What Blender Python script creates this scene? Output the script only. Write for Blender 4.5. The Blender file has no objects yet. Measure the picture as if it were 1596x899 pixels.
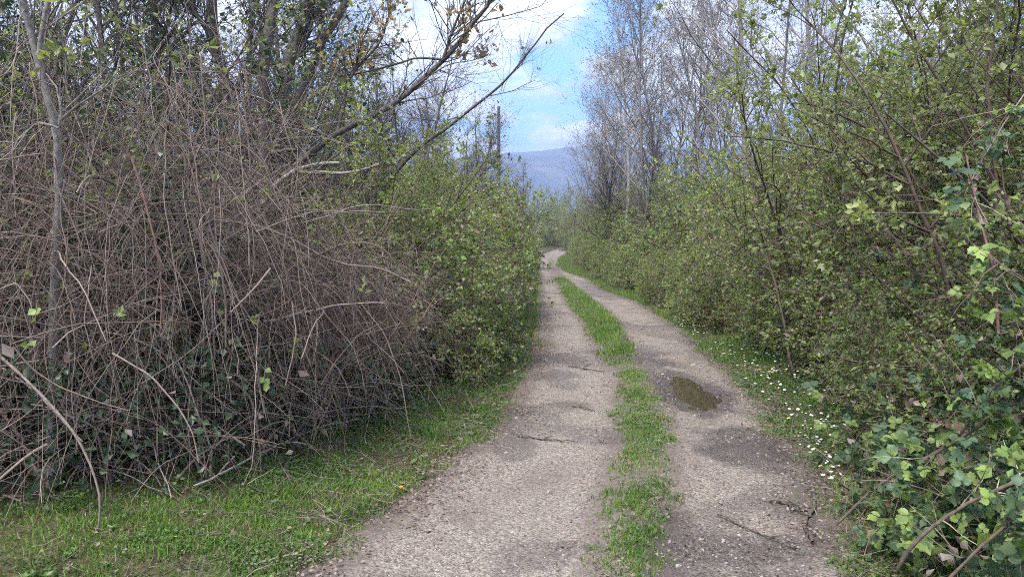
import bpy, math
import numpy as np

# ------------------------------------------------------------------ camera, sky, sun, exposure
scene = bpy.context.scene
C = scene.collection
CAM_H, PITCH, FPX = 1.6, math.radians(3.67), 1161.0
cam_d = bpy.data.cameras.new('camera')
cam_d.sensor_width = 36.0
cam_d.lens = 36.0 * FPX / 1596.0
cam_d.clip_start, cam_d.clip_end = 0.05, 20000.0
cam = bpy.data.objects.new('camera', cam_d)
cam.location = (0, 0, CAM_H)
cam.rotation_euler = (math.pi / 2 - PITCH, 0, 0)
C.objects.link(cam)
scene.camera = cam

SUN_EL, SUN_AZ = math.radians(58), math.radians(-145)      # azimuth measured from +Y (view direction) towards +X
world = bpy.data.worlds.new('World')
scene.world = world
world.use_nodes = True
wn, wl = world.node_tree.nodes, world.node_tree.links
wn.clear()
w_out = wn.new('ShaderNodeOutputWorld')
w_bg = wn.new('ShaderNodeBackground')
w_bg.inputs['Strength'].default_value = 0.12
sky = wn.new('ShaderNodeTexSky')
sky.sky_type = 'NISHITA'
sky.sun_disc = False
sky.sun_elevation = SUN_EL
sky.sun_rotation = SUN_AZ
sky.air_density, sky.dust_density, sky.ozone_density = 1.0, 0.6, 2.5
w_tc = wn.new('ShaderNodeTexCoord')
w_sep = wn.new('ShaderNodeSeparateXYZ')
wl.new(w_tc.outputs['Generated'], w_sep.inputs[0])
w_zz = wn.new('ShaderNodeMath'); w_zz.operation = 'ADD'; w_zz.inputs[1].default_value = 0.12
w_zc = wn.new('ShaderNodeMath'); w_zc.operation = 'MAXIMUM'; w_zc.inputs[1].default_value = 0.0
wl.new(w_sep.outputs['Z'], w_zc.inputs[0]); wl.new(w_zc.outputs[0], w_zz.inputs[0])
w_div = wn.new('ShaderNodeVectorMath'); w_div.operation = 'DIVIDE'
w_cmb = wn.new('ShaderNodeCombineXYZ')
for k in ('X', 'Y', 'Z'):
    wl.new(w_zz.outputs[0], w_cmb.inputs[k])
wl.new(w_tc.outputs['Generated'], w_div.inputs[0]); wl.new(w_cmb.outputs[0], w_div.inputs[1])
w_map = wn.new('ShaderNodeMapping')
w_map.inputs['Location'].default_value = (0.35, 0.2, 0.0)
w_map.inputs['Scale'].default_value = (1.0, 0.85, 0.0)
wl.new(w_div.outputs[0], w_map.inputs['Vector'])
w_no = wn.new('ShaderNodeTexNoise')
w_no.inputs['Scale'].default_value = 1.25
w_no.inputs['Detail'].default_value = 9.0
w_no.inputs['Roughness'].default_value = 0.52
w_no.inputs['Distortion'].default_value = 0.25
wl.new(w_map.outputs[0], w_no.inputs['Vector'])
w_cr = wn.new('ShaderNodeValToRGB')
w_cr.color_ramp.elements[0].position, w_cr.color_ramp.elements[1].position = 0.42, 0.51
w_cr.color_ramp.interpolation = 'EASE'
wl.new(w_no.outputs['Fac'], w_cr.inputs[0])
w_no2 = wn.new('ShaderNodeTexNoise')
w_no2.inputs['Scale'].default_value = 2.6; w_no2.inputs['Detail'].default_value = 6.0
wl.new(w_map.outputs[0], w_no2.inputs['Vector'])
w_cc = wn.new('ShaderNodeValToRGB')                         # cloud shading: grey undersides to white tops
w_cc.color_ramp.elements[0].position, w_cc.color_ramp.elements[1].position = 0.32, 0.62
w_cc.color_ramp.elements[0].color = (2.5, 2.7, 3.4, 1)
w_cc.color_ramp.elements[1].color = (6.0, 6.1, 6.4, 1)
wl.new(w_no2.outputs['Fac'], w_cc.inputs[0])
w_mix = wn.new('ShaderNodeMix'); w_mix.data_type = 'RGBA'
wl.new(w_cr.outputs['Color'], w_mix.inputs['Factor'])
w_sk = wn.new('ShaderNodeMix'); w_sk.data_type = 'RGBA'; w_sk.blend_type = 'MULTIPLY'
w_sk.inputs['Factor'].default_value = 1.0
w_sk.inputs['B'].default_value = (.52, .88, 1.15, 1)
wl.new(sky.outputs['Color'], w_sk.inputs['A'])
wl.new(w_sk.outputs['Result'], w_mix.inputs['A'])
wl.new(w_cc.outputs['Color'], w_mix.inputs['B'])
wl.new(w_mix.outputs['Result'], w_bg.inputs['Color'])
wl.new(w_bg.outputs[0], w_out.inputs['Surface'])

sun_d = bpy.data.lights.new('sun', 'SUN')
sun_d.energy, sun_d.angle, sun_d.color = 2.9, math.radians(16), (1.0, 0.95, 0.88)
sun = bpy.data.objects.new('sun', sun_d)
sun.rotation_euler = (math.pi / 2 - SUN_EL, 0, math.pi - SUN_AZ)
C.objects.link(sun)

scene.view_settings.view_transform = 'Standard'
scene.view_settings.look = 'None'
scene.view_settings.gamma = 1.0
scene.view_settings.exposure = 1.75
scene.render.engine = 'CYCLES'
cy = scene.cycles
cy.debug_use_spatial_splits = True
cy.max_bounces, cy.diffuse_bounces, cy.glossy_bounces = 3, 2, 1
cy.transmission_bounces, cy.transparent_max_bounces, cy.volume_bounces = 3, 4, 0
cy.use_denoising = False
cy.denoiser = 'OPENIMAGEDENOISE'
cy.caustics_reflective = cy.caustics_refractive = False
cy.use_adaptive_sampling = True
cy.adaptive_threshold = 0.035
cy.pixel_filter_type = 'BLACKMAN_HARRIS'
cy.filter_width = 1.0

# ------------------------------------------------------------------ numeric helpers
rng = np.random.default_rng(11)

def U(a, b, n=None): return rng.uniform(a, b, n)
def unit(v): return v / np.maximum(np.linalg.norm(v, axis=-1, keepdims=True), 1e-9)

def hash2(ix, iy, seed):
    h = (ix.astype(np.int64) * 374761393 + iy.astype(np.int64) * 668265263 + seed * 1442695041) & 0xFFFFFFFF
    h = ((h ^ (h >> 13)) * 1274126177) & 0xFFFFFFFF
    return ((h ^ (h >> 16)) & 0xFFFF) / 65535.0

def vnoise(x, y, s=1.0, seed=0):
    x = np.asarray(x, float) * s; y = np.asarray(y, float) * s
    ix, iy = np.floor(x), np.floor(y); fx, fy = x - ix, y - iy
    fx, fy = fx * fx * (3 - 2 * fx), fy * fy * (3 - 2 * fy)
    a, b = hash2(ix, iy, seed), hash2(ix + 1, iy, seed)
    c, d = hash2(ix, iy + 1, seed), hash2(ix + 1, iy + 1, seed)
    return (a * (1 - fx) + b * fx) * (1 - fy) + (c * (1 - fx) + d * fx) * fy

def fbm(x, y, s=1.0, o=4, seed=0):
    x, y = np.asarray(x) * .83 + np.asarray(y) * .557, np.asarray(y) * .83 - np.asarray(x) * .557
    r, amp, tot = 0, 1.0, 0
    for k in range(o):
        r = r + amp * vnoise(x, y, s, seed + 17 * k); tot += amp; amp *= 0.5; s *= 2.07
    return r / tot

def sstep(a, b, x):
    t = np.clip((x - a) / (b - a), 0, 1)
    return t * t * (3 - 2 * t)

cp, sp_ = math.cos(PITCH), math.sin(PITCH)
def ray(px, py):
    u, v = (px - 798.0) / FPX, (449.5 - py) / FPX
    return np.array([u, cp + v * sp_, -sp_ + v * cp])
def at(px, py, Y):                                          # a point of the place seen in that direction, Y metres ahead
    d = ray(px, py)
    return np.array([0, 0, CAM_H]) + d * (Y / d[1])
def trace(pts, Y0, Y1=None):
    Y1 = Y0 if Y1 is None else Y1
    n = len(pts)
    return np.array([at(p[0], p[1], Y0 + (Y1 - Y0) * i / max(1, n - 1)) for i, p in enumerate(pts)])

def rise(y): return 0.012 * np.maximum(0, y - 25.0) * np.where(y < 140, 1, 0) + np.where(y >= 140, 1.38, 0)
def on_ground(px, py):
    d = ray(px, py); y = 10.0
    for _ in range(60):
        t = y / d[1]; z = CAM_H + d[2] * t
        if d[2] >= -1e-4: return np.array([d[0] * t, y, z])
        y = y + ((CAM_H - float(rise(np.array(y)))) / -d[2] * d[1] - y) * 0.5
    return np.array([d[0] * y / d[1], y, float(rise(np.array(y)))])

L_PX = [(490, 899), (565, 850), (650, 785), (710, 735), (765, 690), (812, 640), (838, 590), (851, 540), (851, 500), (848, 460), (845, 432), (842, 418), (841, 404), (848, 396)]
R_PX = [(1305, 899), (1288, 820), (1258, 750), (1215, 690), (1165, 620), (1105, 560), (1050, 510), (990, 472), (938, 452), (912, 434), (882, 425), (868, 415), (869, 404), (880, 394)]
CL_PX = [(928, 899), (935, 800), (958, 720), (962, 640), (965, 590), (932, 545), (906, 500), (882, 470), (868, 442), (860, 432)]
CR_PX = [(1030, 899), (1046, 800), (1051, 700), (1041, 640), (1012, 600), (987, 545), (962, 500), (926, 470), (895, 445), (880, 434)]
def edge(pxs, near, far):
    g = np.array([on_ground(*p) for p in pxs])
    ys = np.concatenate([[-6.0], g[:, 1], [f[1] for f in far]]); xs = np.concatenate([[near], g[:, 0], [f[0] for f in far]])
    return lambda y: np.interp(y, ys, xs)
xl = edge(L_PX, -0.6, [(6.7, 93), (16, 104)])
xr = edge(R_PX, 1.9, [(9.0, 80), (16, 92), (24, 104)])
cl = edge(CL_PX, 0.36, [(3.0, 60), (5, 90)])
cr = edge(CR_PX, 0.75, [(3.1, 60), (5.1, 90)])

def H(x, y):                                                # terrain height beside the track
    z = rise(y)
    z = z + 0.12 * sstep(0.2, 1.8, xl(y) - x) + 0.45 * sstep(0.3, 3.4, x - xr(y))
    off = np.maximum(np.maximum(xl(y) - x, x - xr(y)), 0)
    return z + 0.05 * (fbm(x, y, 1.3, 3, 3) - .5) * sstep(0, .6, off) + 0.5 * (fbm(x, y, .12, 3, 5) - .5) * sstep(3, 14, off)

PUD = on_ground(1074, 608)
BAS = on_ground(1030, 562)
def pud_field(x, y):                                        # 1 in the pothole, 0 outside
    q = ((x - PUD[0] - .015 * (y - PUD[1])) / .32) ** 2 + ((y - PUD[1]) / 1.02) ** 2
    q = q + 1.5 * (fbm(x, y * .5, 4.5, 4, 21) - .5)
    return np.exp(-q * 1.3)
def bas_field(x, y):
    return np.exp(-(((x - BAS[0]) / .42) ** 2 + ((y - BAS[1]) / 1.3) ** 2 + .6 * (fbm(x, y, 4, 3, 9) - .5)))
def PZ(x, y):                                               # surface of the track: two ruts, a centre ridge, potholes
    u = (x - xl(y)) / np.maximum(xr(y) - xl(y), .1)
    rut = -0.030 * (np.exp(-((u - .27) / .15) ** 2) + np.exp(-((u - .77) / .16) ** 2)) + 0.018 * np.exp(-((u - .53) / .1) ** 2)
    n = 0.022 * (fbm(x, y, 2.2, 4, 31) - .5) + 0.006 * (fbm(x, y, 14, 2, 33) - .5)
    edge_dn = -0.05 * (sstep(-.02, -.14, u) + sstep(1.02, 1.14, u))
    return rise(y) + 0.012 + rut + n + edge_dn - 0.075 * pud_field(x, y) - 0.014 * bas_field(x, y)
def inside(x, y): return (x > xl(y) - .05) & (x < xr(y) + .05)
def S(x, y): return np.where(inside(x, y), PZ(x, y), np.maximum(H(x, y), np.where((x > xl(y) - .3) & (x < xr(y) + .3), PZ(x, y), -9)))

# ------------------------------------------------------------------ mesh helpers
class MB:
    """collects triangles and quads from arrays, then builds one mesh object"""
    def __init__(self): self.v, self.f3, self.f4, self.m3, self.m4, self.n, self.at = [], [], [], [], [], 0, []
    def add(self, v, f, mat=0):
        v = np.asarray(v, float).reshape(-1, 3); f = np.asarray(f, np.int64)
        if len(f) == 0: return self
        (self.f3 if f.shape[1] == 3 else self.f4).append(f + self.n)
        (self.m3 if f.shape[1] == 3 else self.m4).append(np.full(len(f), mat, np.int32))
        self.v.append(v); self.n += len(v)
        return self
    def mesh(self, name, mats, smooth=True):
        me = bpy.data.meshes.new(name)
        v = np.concatenate(self.v)
        f3 = np.concatenate(self.f3) if self.f3 else np.zeros((0, 3), np.int64)
        f4 = np.concatenate(self.f4) if self.f4 else np.zeros((0, 4), np.int64)
        mi = np.concatenate(self.m3 + self.m4) if (self.m3 or self.m4) else np.zeros(0, np.int32)
        me.vertices.add(len(v)); me.vertices.foreach_set('co', v.astype(np.float32).ravel())
        me.loops.add(f3.size + f4.size)
        me.loops.foreach_set('vertex_index', np.concatenate([f3.ravel(), f4.ravel()]).astype(np.int32))
        me.polygons.add(len(f3) + len(f4))
        tot = np.concatenate([np.full(len(f3), 3), np.full(len(f4), 4)])
        me.polygons.foreach_set('loop_start', (np.cumsum(tot) - tot).astype(np.int32))
        me.polygons.foreach_set('material_index', mi)
        me.polygons.foreach_set('use_smooth', np.full(len(tot), smooth))
        for m in mats: me.materials.append(m)
        me.update(calc_edges=True)
        return me
    def build(self, name, mats, parent=None, smooth=True, world=True):
        o = bpy.data.objects.new(name, self.mesh(name, mats if isinstance(mats, (list, tuple)) else [mats], smooth))
        C.objects.link(o)
        if parent is not None:
            o.parent = parent
            if world: o.location = (-parent.location[0], -parent.location[1], -parent.location[2])
        return o

def tag(o, label=None, cat=None, group=None, kind=None):
    for k, val in (('label', label), ('category', cat), ('group', group), ('kind', kind)):
        if val: o[k] = val
    return o
def thing(name, loc, label=None, cat=None, group=None):
    o = bpy.data.objects.new(name, None); o.empty_display_size = .2
    o.location = tuple(float(c) for c in loc); C.objects.link(o)
    return tag(o, label, cat, group)
def copy_tree(o, loc, rz, sc, label=None, group=None):
    r = o.copy(); C.objects.link(r)
    r.location = tuple(float(c) for c in loc); r.rotation_euler = (0, 0, float(rz)); r.scale = tuple(sc) if hasattr(sc, '__len__') else (sc,) * 3
    if label: r['label'] = label
    if group: r['group'] = group
    for ch in o.children:
        c = ch.copy(); C.objects.link(c); c.parent = r
    return r

def grow(start, d, L, M, wob=.1, grav=0.0, wob2=0.0):
    """N wandering polylines of M points; grav bends them up (+) or down (-)"""
    start = np.asarray(start, float); d = unit(np.asarray(d, float)); N = len(start)
    L = np.broadcast_to(np.asarray(L, float), (N,)); g = np.broadcast_to(np.asarray(grav, float), (N,))
    P = np.zeros((N, M, 3)); P[:, 0] = start; step = (L / (M - 1))[:, None]
    drift = rng.normal(0, wob2, (N, 3)) if wob2 else 0
    for i in range(1, M):
        d = d + rng.normal(0, wob, (N, 3)) + drift
        d[:, 2] += g
        d = unit(d); P[:, i] = P[:, i - 1] + d * step
    return P
def taper(r0, M, end=.35):
    r0 = np.asarray(r0, float).reshape(-1, 1); return r0 * (1 - (1 - end) * np.linspace(0, 1, M)[None, :] ** 1.1)
def tubes(P, R, S=4):
    N, M, _ = P.shape
    T = np.gradient(P, axis=1); T = unit(T)
    ref = unit(rng.normal(0, 1, (N, 1, 3))); A = np.cross(T, ref); A = unit(A); B = np.cross(T, A)
    a = np.linspace(0, 2 * math.pi, S, endpoint=False)
    V = P[:, :, None] + R[:, :, None, None] * (A[:, :, None] * np.cos(a)[None, None, :, None] + B[:, :, None] * np.sin(a)[None, None, :, None])
    i = np.arange(N * M * S).reshape(N, M, S); j = np.roll(i, -1, 2)
    F = np.stack([i[:, :-1], j[:, :-1], j[:, 1:], i[:, 1:]], -1).reshape(-1, 4)
    return V.reshape(-1, 3), F
def sprout(P, R, n, t0, t1, ang, ang_s=.25, up=0.0, bias=1.0):
    """n side shoots on random members of P: start, direction, parent radius, parent t"""
    N, M, _ = P.shape
    idx = rng.integers(0, N, n); t = t0 + (t1 - t0) * rng.random(n) ** bias
    k = np.minimum((t * (M - 1)).astype(int), M - 2); f = (t * (M - 1) - k)[:, None]
    p = P[idx, k] * (1 - f) + P[idx, k + 1] * f; T = unit(P[idx, k + 1] - P[idx, k])
    r = R[idx, k] * (1 - f[:, 0]) + R[idx, k + 1] * f[:, 0]
    q = rng.normal(0, 1, (n, 3)); q = unit(q - (q * T).sum(1, keepdims=True) * T)
    a = (ang + rng.normal(0, ang_s, n))[:, None]
    d = np.cos(a) * T + np.sin(a) * q; d[:, 2] += up
    return p, unit(d), r, t
def resample(pts, M):
    pts = np.asarray(pts, float); s = np.concatenate([[0], np.cumsum(np.linalg.norm(np.diff(pts, axis=0), axis=1))])
    q = np.linspace(0, s[-1], M * 4)
    X = np.stack([np.interp(q, s, pts[:, k]) for k in range(3)], 1)
    kern = np.ones(5) / 5
    for _ in range(2):
        Y = X.copy()
        for k in range(3): Y[2:-2, k] = np.convolve(X[:, k], kern, 'valid')
        X = Y
    return X[np.linspace(0, len(X) - 1, M).astype(int)]
def limb_mesh(mb, pts, r0, r1, S=7, M=14, mat=0, knob=.06):
    P = resample(pts, M)[None]; R = np.linspace(r0, r1, M)[None] * (1 + knob * rng.normal(0, 1, (1, M)))
    P = P + rng.normal(0, r0 * .18, P.shape) * np.linspace(.3, 1, M)[None, :, None]
    mb.add(*tubes(P, R, S), mat); return P, R

def frames(axis, nrm):
    Y = unit(axis); Z = unit(nrm - (nrm * Y).sum(-1, keepdims=True) * Y); X = np.cross(Y, Z)
    return X, Y, Z
def stamp(tv, tf, pos, axis, nrm, size):
    """copies of a small template (x across, y along axis, z along normal) at every position"""
    tv = np.asarray(tv, float); tf = np.asarray(tf); N = len(pos)
    X, Y, Z = frames(axis, nrm); s = np.asarray(size, float)
    s = (np.broadcast_to(s, (N,))[:, None] if s.ndim < 2 else s)
    s = np.broadcast_to(s, (N, 3)) if s.shape[1] in (1, 3) else s
    V = pos[:, None] + (tv[None, :, 0:1] * s[:, None, 0:1]) * X[:, None] + (tv[None, :, 1:2] * s[:, None, 1:2]) * Y[:, None] + (tv[None, :, 2:3] * s[:, None, 2:3]) * Z[:, None]
    F = (tf[None] + (np.arange(N) * len(tv))[:, None, None]).reshape(-1, tf.shape[1])
    return V.reshape(-1, 3), F
def rvec(n, up=0.0):
    v = unit(rng.normal(0, 1, (n, 3))); v[:, 2] += up
    return unit(v)

# leaf templates: length 1 along y, folded on the midrib
T_LEAF = (np.array([(0, 0, 0), (-.32, .42, .10), (0, .5, 0), (.32, .42, .10), (0, 1, -.05)]), np.array([(0, 2, 1), (0, 3, 2), (1, 2, 4), (2, 3, 4)]))
T_TINY = (np.array([(0, 0, 0), (-.34, .5, .08), (.34, .5, .08), (0, 1, 0)]), np.array([(0, 2, 1), (1, 2, 3)]))
def _leaflet():
    ys = [0, .18, .42, .66, .86]; ws = [.0, .30, .40, .30, .15]
    v, f = [], []
    for y, w in zip(ys, ws): v += [(-w, y, .09 * w / .4 + .03 * math.sin(y * 7)), (0, y, -.02 - .05 * y * y), (w, y, .09 * w / .4 - .03 * math.sin(y * 5))]
    v.append((0, 1.02, -.10)); n = len(v) - 1
    for i in range(4):
        a = 3 * i; f += [(a, a + 1, a + 4), (a, a + 4, a + 3), (a + 1, a + 2, a + 5), (a + 1, a + 5, a + 4)]
    f += [(12, 13, n), (13, 14, n)]
    # teeth
    for i, (y, w) in enumerate(zip(ys[1:4], ws[1:4])):
        k = len(v); v += [(-w * 1.16, y + .13, .10), (w * 1.16, y + .13, .07)]
        a = 3 * (i + 1); f += [(a, a + 3, k), (a + 2, k + 1, a + 5)]
    return np.array(v), np.array([t for t in f])
T_LET = _leaflet()
def _trifol():
    v, f, n = [], [], 0
    for ang, sc, off in ((0, 1.0, .22), (1.15, .8, .06), (-1.15, .8, .06)):
        c, s = math.cos(ang), math.sin(ang); t = T_LET[0] * sc; y = t[:, 1] + off
        v.append(np.stack([t[:, 0] * c + y * s, -t[:, 0] * s + y * c, t[:, 2] - .12 * (y ** 2) + .05], 1)); f.append(T_LET[1] + n); n += len(t)
    return np.concatenate(v), np.concatenate(f)
T_TRI = _trifol()
T_BLADE = (np.array([(-.5, 0, 0), (.5, 0, 0), (-.36, .55, .06), (.36, .55, .06), (0, 1, .26)]), np.array([(0, 1, 3), (0, 3, 2), (2, 3, 4)]))
T_BLADE1 = (np.array([(-.5, 0, 0), (.5, 0, 0), (0, 1, .2)]), np.array([(0, 1, 2)]))
def _stone():
    v = np.array([(1, 0, 0), (-1, 0, 0), (0, 1, 0), (0, -1, 0), (0, 0, .7), (0, 0, -.7)], float)
    return v, np.array([(0, 2, 4), (2, 1, 4), (1, 3, 4), (3, 0, 4), (2, 0, 5), (1, 2, 5), (3, 1, 5), (0, 3, 5)])
T_STONE = _stone()

# ------------------------------------------------------------------ materials
def _mat(name):
    m = bpy.data.materials.new(name); m.use_nodes = True; nt = m.node_tree; nt.nodes.clear()
    return m, nt, nt.nodes, nt.links
def ramp(nd, cols, pos=None, interp='LINEAR'):
    r = nd.new('ShaderNodeValToRGB'); e = r.color_ramp.elements; n = len(cols)
    while len(e) < n: e.new(.5)
    for i, c in enumerate(cols):
        e[i].position = (i / (n - 1)) if pos is None else pos[i]; e[i].color = (*c, 1)
    r.color_ramp.interpolation = interp
    return r
def rand_value(nd, ln):
    """random per piece and per object, wrapped to 0..1"""
    g = nd.new('ShaderNodeNewGeometry'); oi = nd.new('ShaderNodeObjectInfo')
    a = nd.new('ShaderNodeMath'); a.operation = 'ADD'; ln.new(g.outputs['Random Per Island'], a.inputs[0]); ln.new(oi.outputs['Random'], a.inputs[1])
    f = nd.new('ShaderNodeMath'); f.operation = 'FRACT'; ln.new(a.outputs[0], f.inputs[0])
    return f.outputs[0], oi.outputs['Random']
def leaf_mat(name, cols, trans=.35, rough=.5, spec=.35, tint=(1.25, 1.25, .6), pos=None):
    m, nt, nd, ln = _mat(name)
    rv, oi = rand_value(nd, ln)
    r = ramp(nd, cols, pos); ln.new(rv, r.inputs[0])
    hs = nd.new('ShaderNodeHueSaturation'); ln.new(r.outputs[0], hs.inputs['Color'])
    mr = nd.new('ShaderNodeMapRange'); mr.inputs['To Min'].default_value, mr.inputs['To Max'].default_value = .70, 1.32
    ln.new(oi, mr.inputs['Value']); ln.new(mr.outputs[0], hs.inputs['Value'])
    p = nd.new('ShaderNodeBsdfPrincipled'); p.inputs['Roughness'].default_value = rough; p.inputs['Specular IOR Level'].default_value = spec
    ln.new(hs.outputs[0], p.inputs['Base Color'])
    t = nd.new('ShaderNodeBsdfTranslucent'); mc = nd.new('ShaderNodeMix'); mc.data_type = 'RGBA'; mc.blend_type = 'MULTIPLY'; mc.inputs['Factor'].default_value = 1
    mc.inputs['B'].default_value = (*tint, 1); ln.new(hs.outputs[0], mc.inputs['A']); ln.new(mc.outputs['Result'], t.inputs['Color'])
    mx = nd.new('ShaderNodeMixShader'); mx.inputs[0].default_value = trans
    ln.new(p.outputs[0], mx.inputs[1]); ln.new(t.outputs[0], mx.inputs[2])
    o = nd.new('ShaderNodeOutputMaterial'); ln.new(mx.outputs[0], o.inputs['Surface'])
    return m
def patchy(m, scale=1.7, lo=(.62, .70, .8), hi=(1.12, 1.12, 1.0)):
    """patches of differing growth: colour drifts over the ground"""
    nt = m.node_tree; nd, ln = nt.nodes, nt.links
    hs = next(n for n in nd if n.type == 'HUE_SAT'); src = hs.inputs['Color'].links[0].from_socket
    tc = nd.new('ShaderNodeTexCoord'); no = nd.new('ShaderNodeTexNoise'); no.inputs['Scale'].default_value = scale; no.inputs['Detail'].default_value = 5; no.inputs['Roughness'].default_value = .65
    ln.new(tc.outputs['Object'], no.inputs['Vector']); r = ramp(nd, [lo, (1, 1, 1), hi], [.36, .5, .64]); ln.new(no.outputs['Fac'], r.inputs[0])
    mx = nd.new('ShaderNodeMix'); mx.data_type = 'RGBA'; mx.blend_type = 'MULTIPLY'; mx.inputs['Factor'].default_value = 1
    ln.new(src, mx.inputs['A']); ln.new(r.outputs[0], mx.inputs['B']); ln.new(mx.outputs['Result'], hs.inputs['Color'])
def wood_mat(name, cols, rough=.85, scale=30.0, bump=.3, mottle=.5, spec=.2):
    m, nt, nd, ln = _mat(name)
    rv, oi = rand_value(nd, ln)
    r = ramp(nd, cols); ln.new(rv, r.inputs[0])
    tc = nd.new('ShaderNodeTexCoord'); no = nd.new('ShaderNodeTexNoise'); no.inputs['Scale'].default_value = scale; no.inputs['Detail'].default_value = 4
    ln.new(tc.outputs['Object'], no.inputs['Vector'])
    mr = nd.new('ShaderNodeMapRange'); mr.inputs['From Min'].default_value, mr.inputs['From Max'].default_value = .3, .7
    mr.inputs['To Min'].default_value, mr.inputs['To Max'].default_value = 1 - mottle, 1 + mottle
    ln.new(no.outputs['Fac'], mr.inputs['Value'])
    mm = nd.new('ShaderNodeVectorMath'); mm.operation = 'SCALE'; ln.new(r.outputs[0], mm.inputs[0]); ln.new(mr.outputs[0], mm.inputs['Scale'])
    p = nd.new('ShaderNodeBsdfPrincipled'); p.inputs['Roughness'].default_value = rough; p.inputs['Specular IOR Level'].default_value = spec
    ln.new(mm.outputs[0], p.inputs['Base Color'])
    if bump:
        b = nd.new('ShaderNodeBump'); b.inputs['Strength'].default_value = bump; b.inputs['Distance'].default_value = .01
        ln.new(no.outputs['Fac'], b.inputs['Height']); ln.new(b.outputs[0], p.inputs['Normal'])
    o = nd.new('ShaderNodeOutputMaterial'); ln.new(p.outputs[0], o.inputs['Surface'])
    return m
def plain_mat(name, col, rough=.6, spec=.3):
    m, nt, nd, ln = _mat(name); p = nd.new('ShaderNodeBsdfPrincipled')
    no = nd.new('ShaderNodeTexNoise'); no.inputs['Scale'].default_value = 60
    r = ramp(nd, [tuple(c * .85 for c in col), col]); ln.new(no.outputs['Fac'], r.inputs[0]); ln.new(r.outputs[0], p.inputs['Base Color'])
    p.inputs['Roughness'].default_value = rough; p.inputs['Specular IOR Level'].default_value = spec
    o = nd.new('ShaderNodeOutputMaterial'); ln.new(p.outputs[0], o.inputs['Surface'])
    return m

M_CANE = wood_mat('dead_cane', [(.13, .095, .078), (.23, .178, .148), (.37, .31, .265), (.17, .123, .102), (.30, .24, .20)], scale=45, bump=.15, mottle=.3)
M_TWIG = wood_mat('fine_dead_twig', [(.095, .068, .056), (.17, .128, .107), (.255, .203, .173), (.135, .098, .082)], scale=20, bump=0, mottle=.2)
M_CANE_RED = wood_mat('reddish_cane', [(.15, .085, .07), (.22, .13, .11), (.17, .13, .105)], scale=40, bump=.1, mottle=.3)
M_BARK = wood_mat('dark_bark', [(.075, .062, .056), (.11, .092, .084), (.09, .078, .074)], scale=28, bump=.6, mottle=.45)
M_BARK_PALE = wood_mat('pale_bark', [(.20, .175, .155), (.24, .215, .195)], scale=34, bump=.4, mottle=.4)
M_BARK_GREY = wood_mat('grey_bark', [(.17, .155, .15), (.24, .22, .215), (.19, .17, .165)], scale=16, bump=.3, mottle=.35)
M_BROWN = wood_mat('brown_stem', [(.07, .05, .04), (.12, .085, .07), (.10, .08, .06)], scale=40, bump=.1, mottle=.35)
M_LEAF_SPRING = leaf_mat('spring_leaf', [(.16, .188, .085), (.235, .268, .12), (.305, .33, .16), (.195, .225, .115)], trans=.5)
M_LEAF_MID = leaf_mat('mid_green_leaf', [(.11, .132, .066), (.165, .195, .092), (.225, .255, .12), (.275, .30, .145), (.15, .165, .10)], trans=.48)
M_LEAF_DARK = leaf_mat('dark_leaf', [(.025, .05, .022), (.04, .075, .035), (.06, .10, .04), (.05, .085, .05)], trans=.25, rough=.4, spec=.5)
M_BRAMBLE = leaf_mat('bramble_leaf', [(.035, .07, .034), (.055, .098, .05), (.085, .135, .06), (.07, .115, .068), (.12, .17, .06)], trans=.28, rough=.5, spec=.3)
M_BRAMBLE_NEW = leaf_mat('young_bramble_leaf', [(.12, .20, .05), (.18, .265, .065), (.24, .31, .09), (.15, .225, .07)], trans=.38)
M_TAN = leaf_mat('tan_leaf', [(.36, .28, .15), (.42, .34, .19), (.31, .23, .14), (.40, .29, .17)], trans=.4, tint=(1.1, 1.0, .8))
M_PALE_SPRIG = leaf_mat('pale_sprig_leaf', [(.19, .23, .08), (.25, .27, .11), (.16, .21, .09)], trans=.4)
M_DEADLEAF = leaf_mat('dead_leaf', [(.13, .09, .07), (.20, .15, .12), (.28, .23, .20), (.16, .11, .085), (.10, .07, .055)], trans=.1, rough=.8, spec=.15, tint=(1, .9, .8))
M_GRASS = leaf_mat('grass_blade', [(.065, .135, .022), (.11, .20, .036), (.155, .25, .05), (.09, .175, .03), (.18, .23, .07), (.30, .26, .15)], pos=[0, .25, .5, .72, .9, 1], trans=.35, rough=.5, spec=.3)
M_WEED = leaf_mat('verge_weed', [(.06, .13, .028), (.09, .18, .04), (.13, .22, .05), (.07, .145, .04)], trans=.3)
patchy(M_GRASS); patchy(M_WEED, 2.3)
M_BUD = leaf_mat('bud', [(.12, .09, .06), (.16, .13, .07), (.12, .12, .06)], trans=.2)
M_PETAL = plain_mat('white_petal', (.80, .80, .80), .6)
M_YELLOW = plain_mat('flower_yellow', (.75, .48, .03), .6)
M_STEM = plain_mat('flower_stem', (.08, .14, .04), .6)
M_POLE = wood_mat('weathered_pole', [(.10, .085, .08), (.13, .115, .11)], scale=12, bump=.2)

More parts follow.
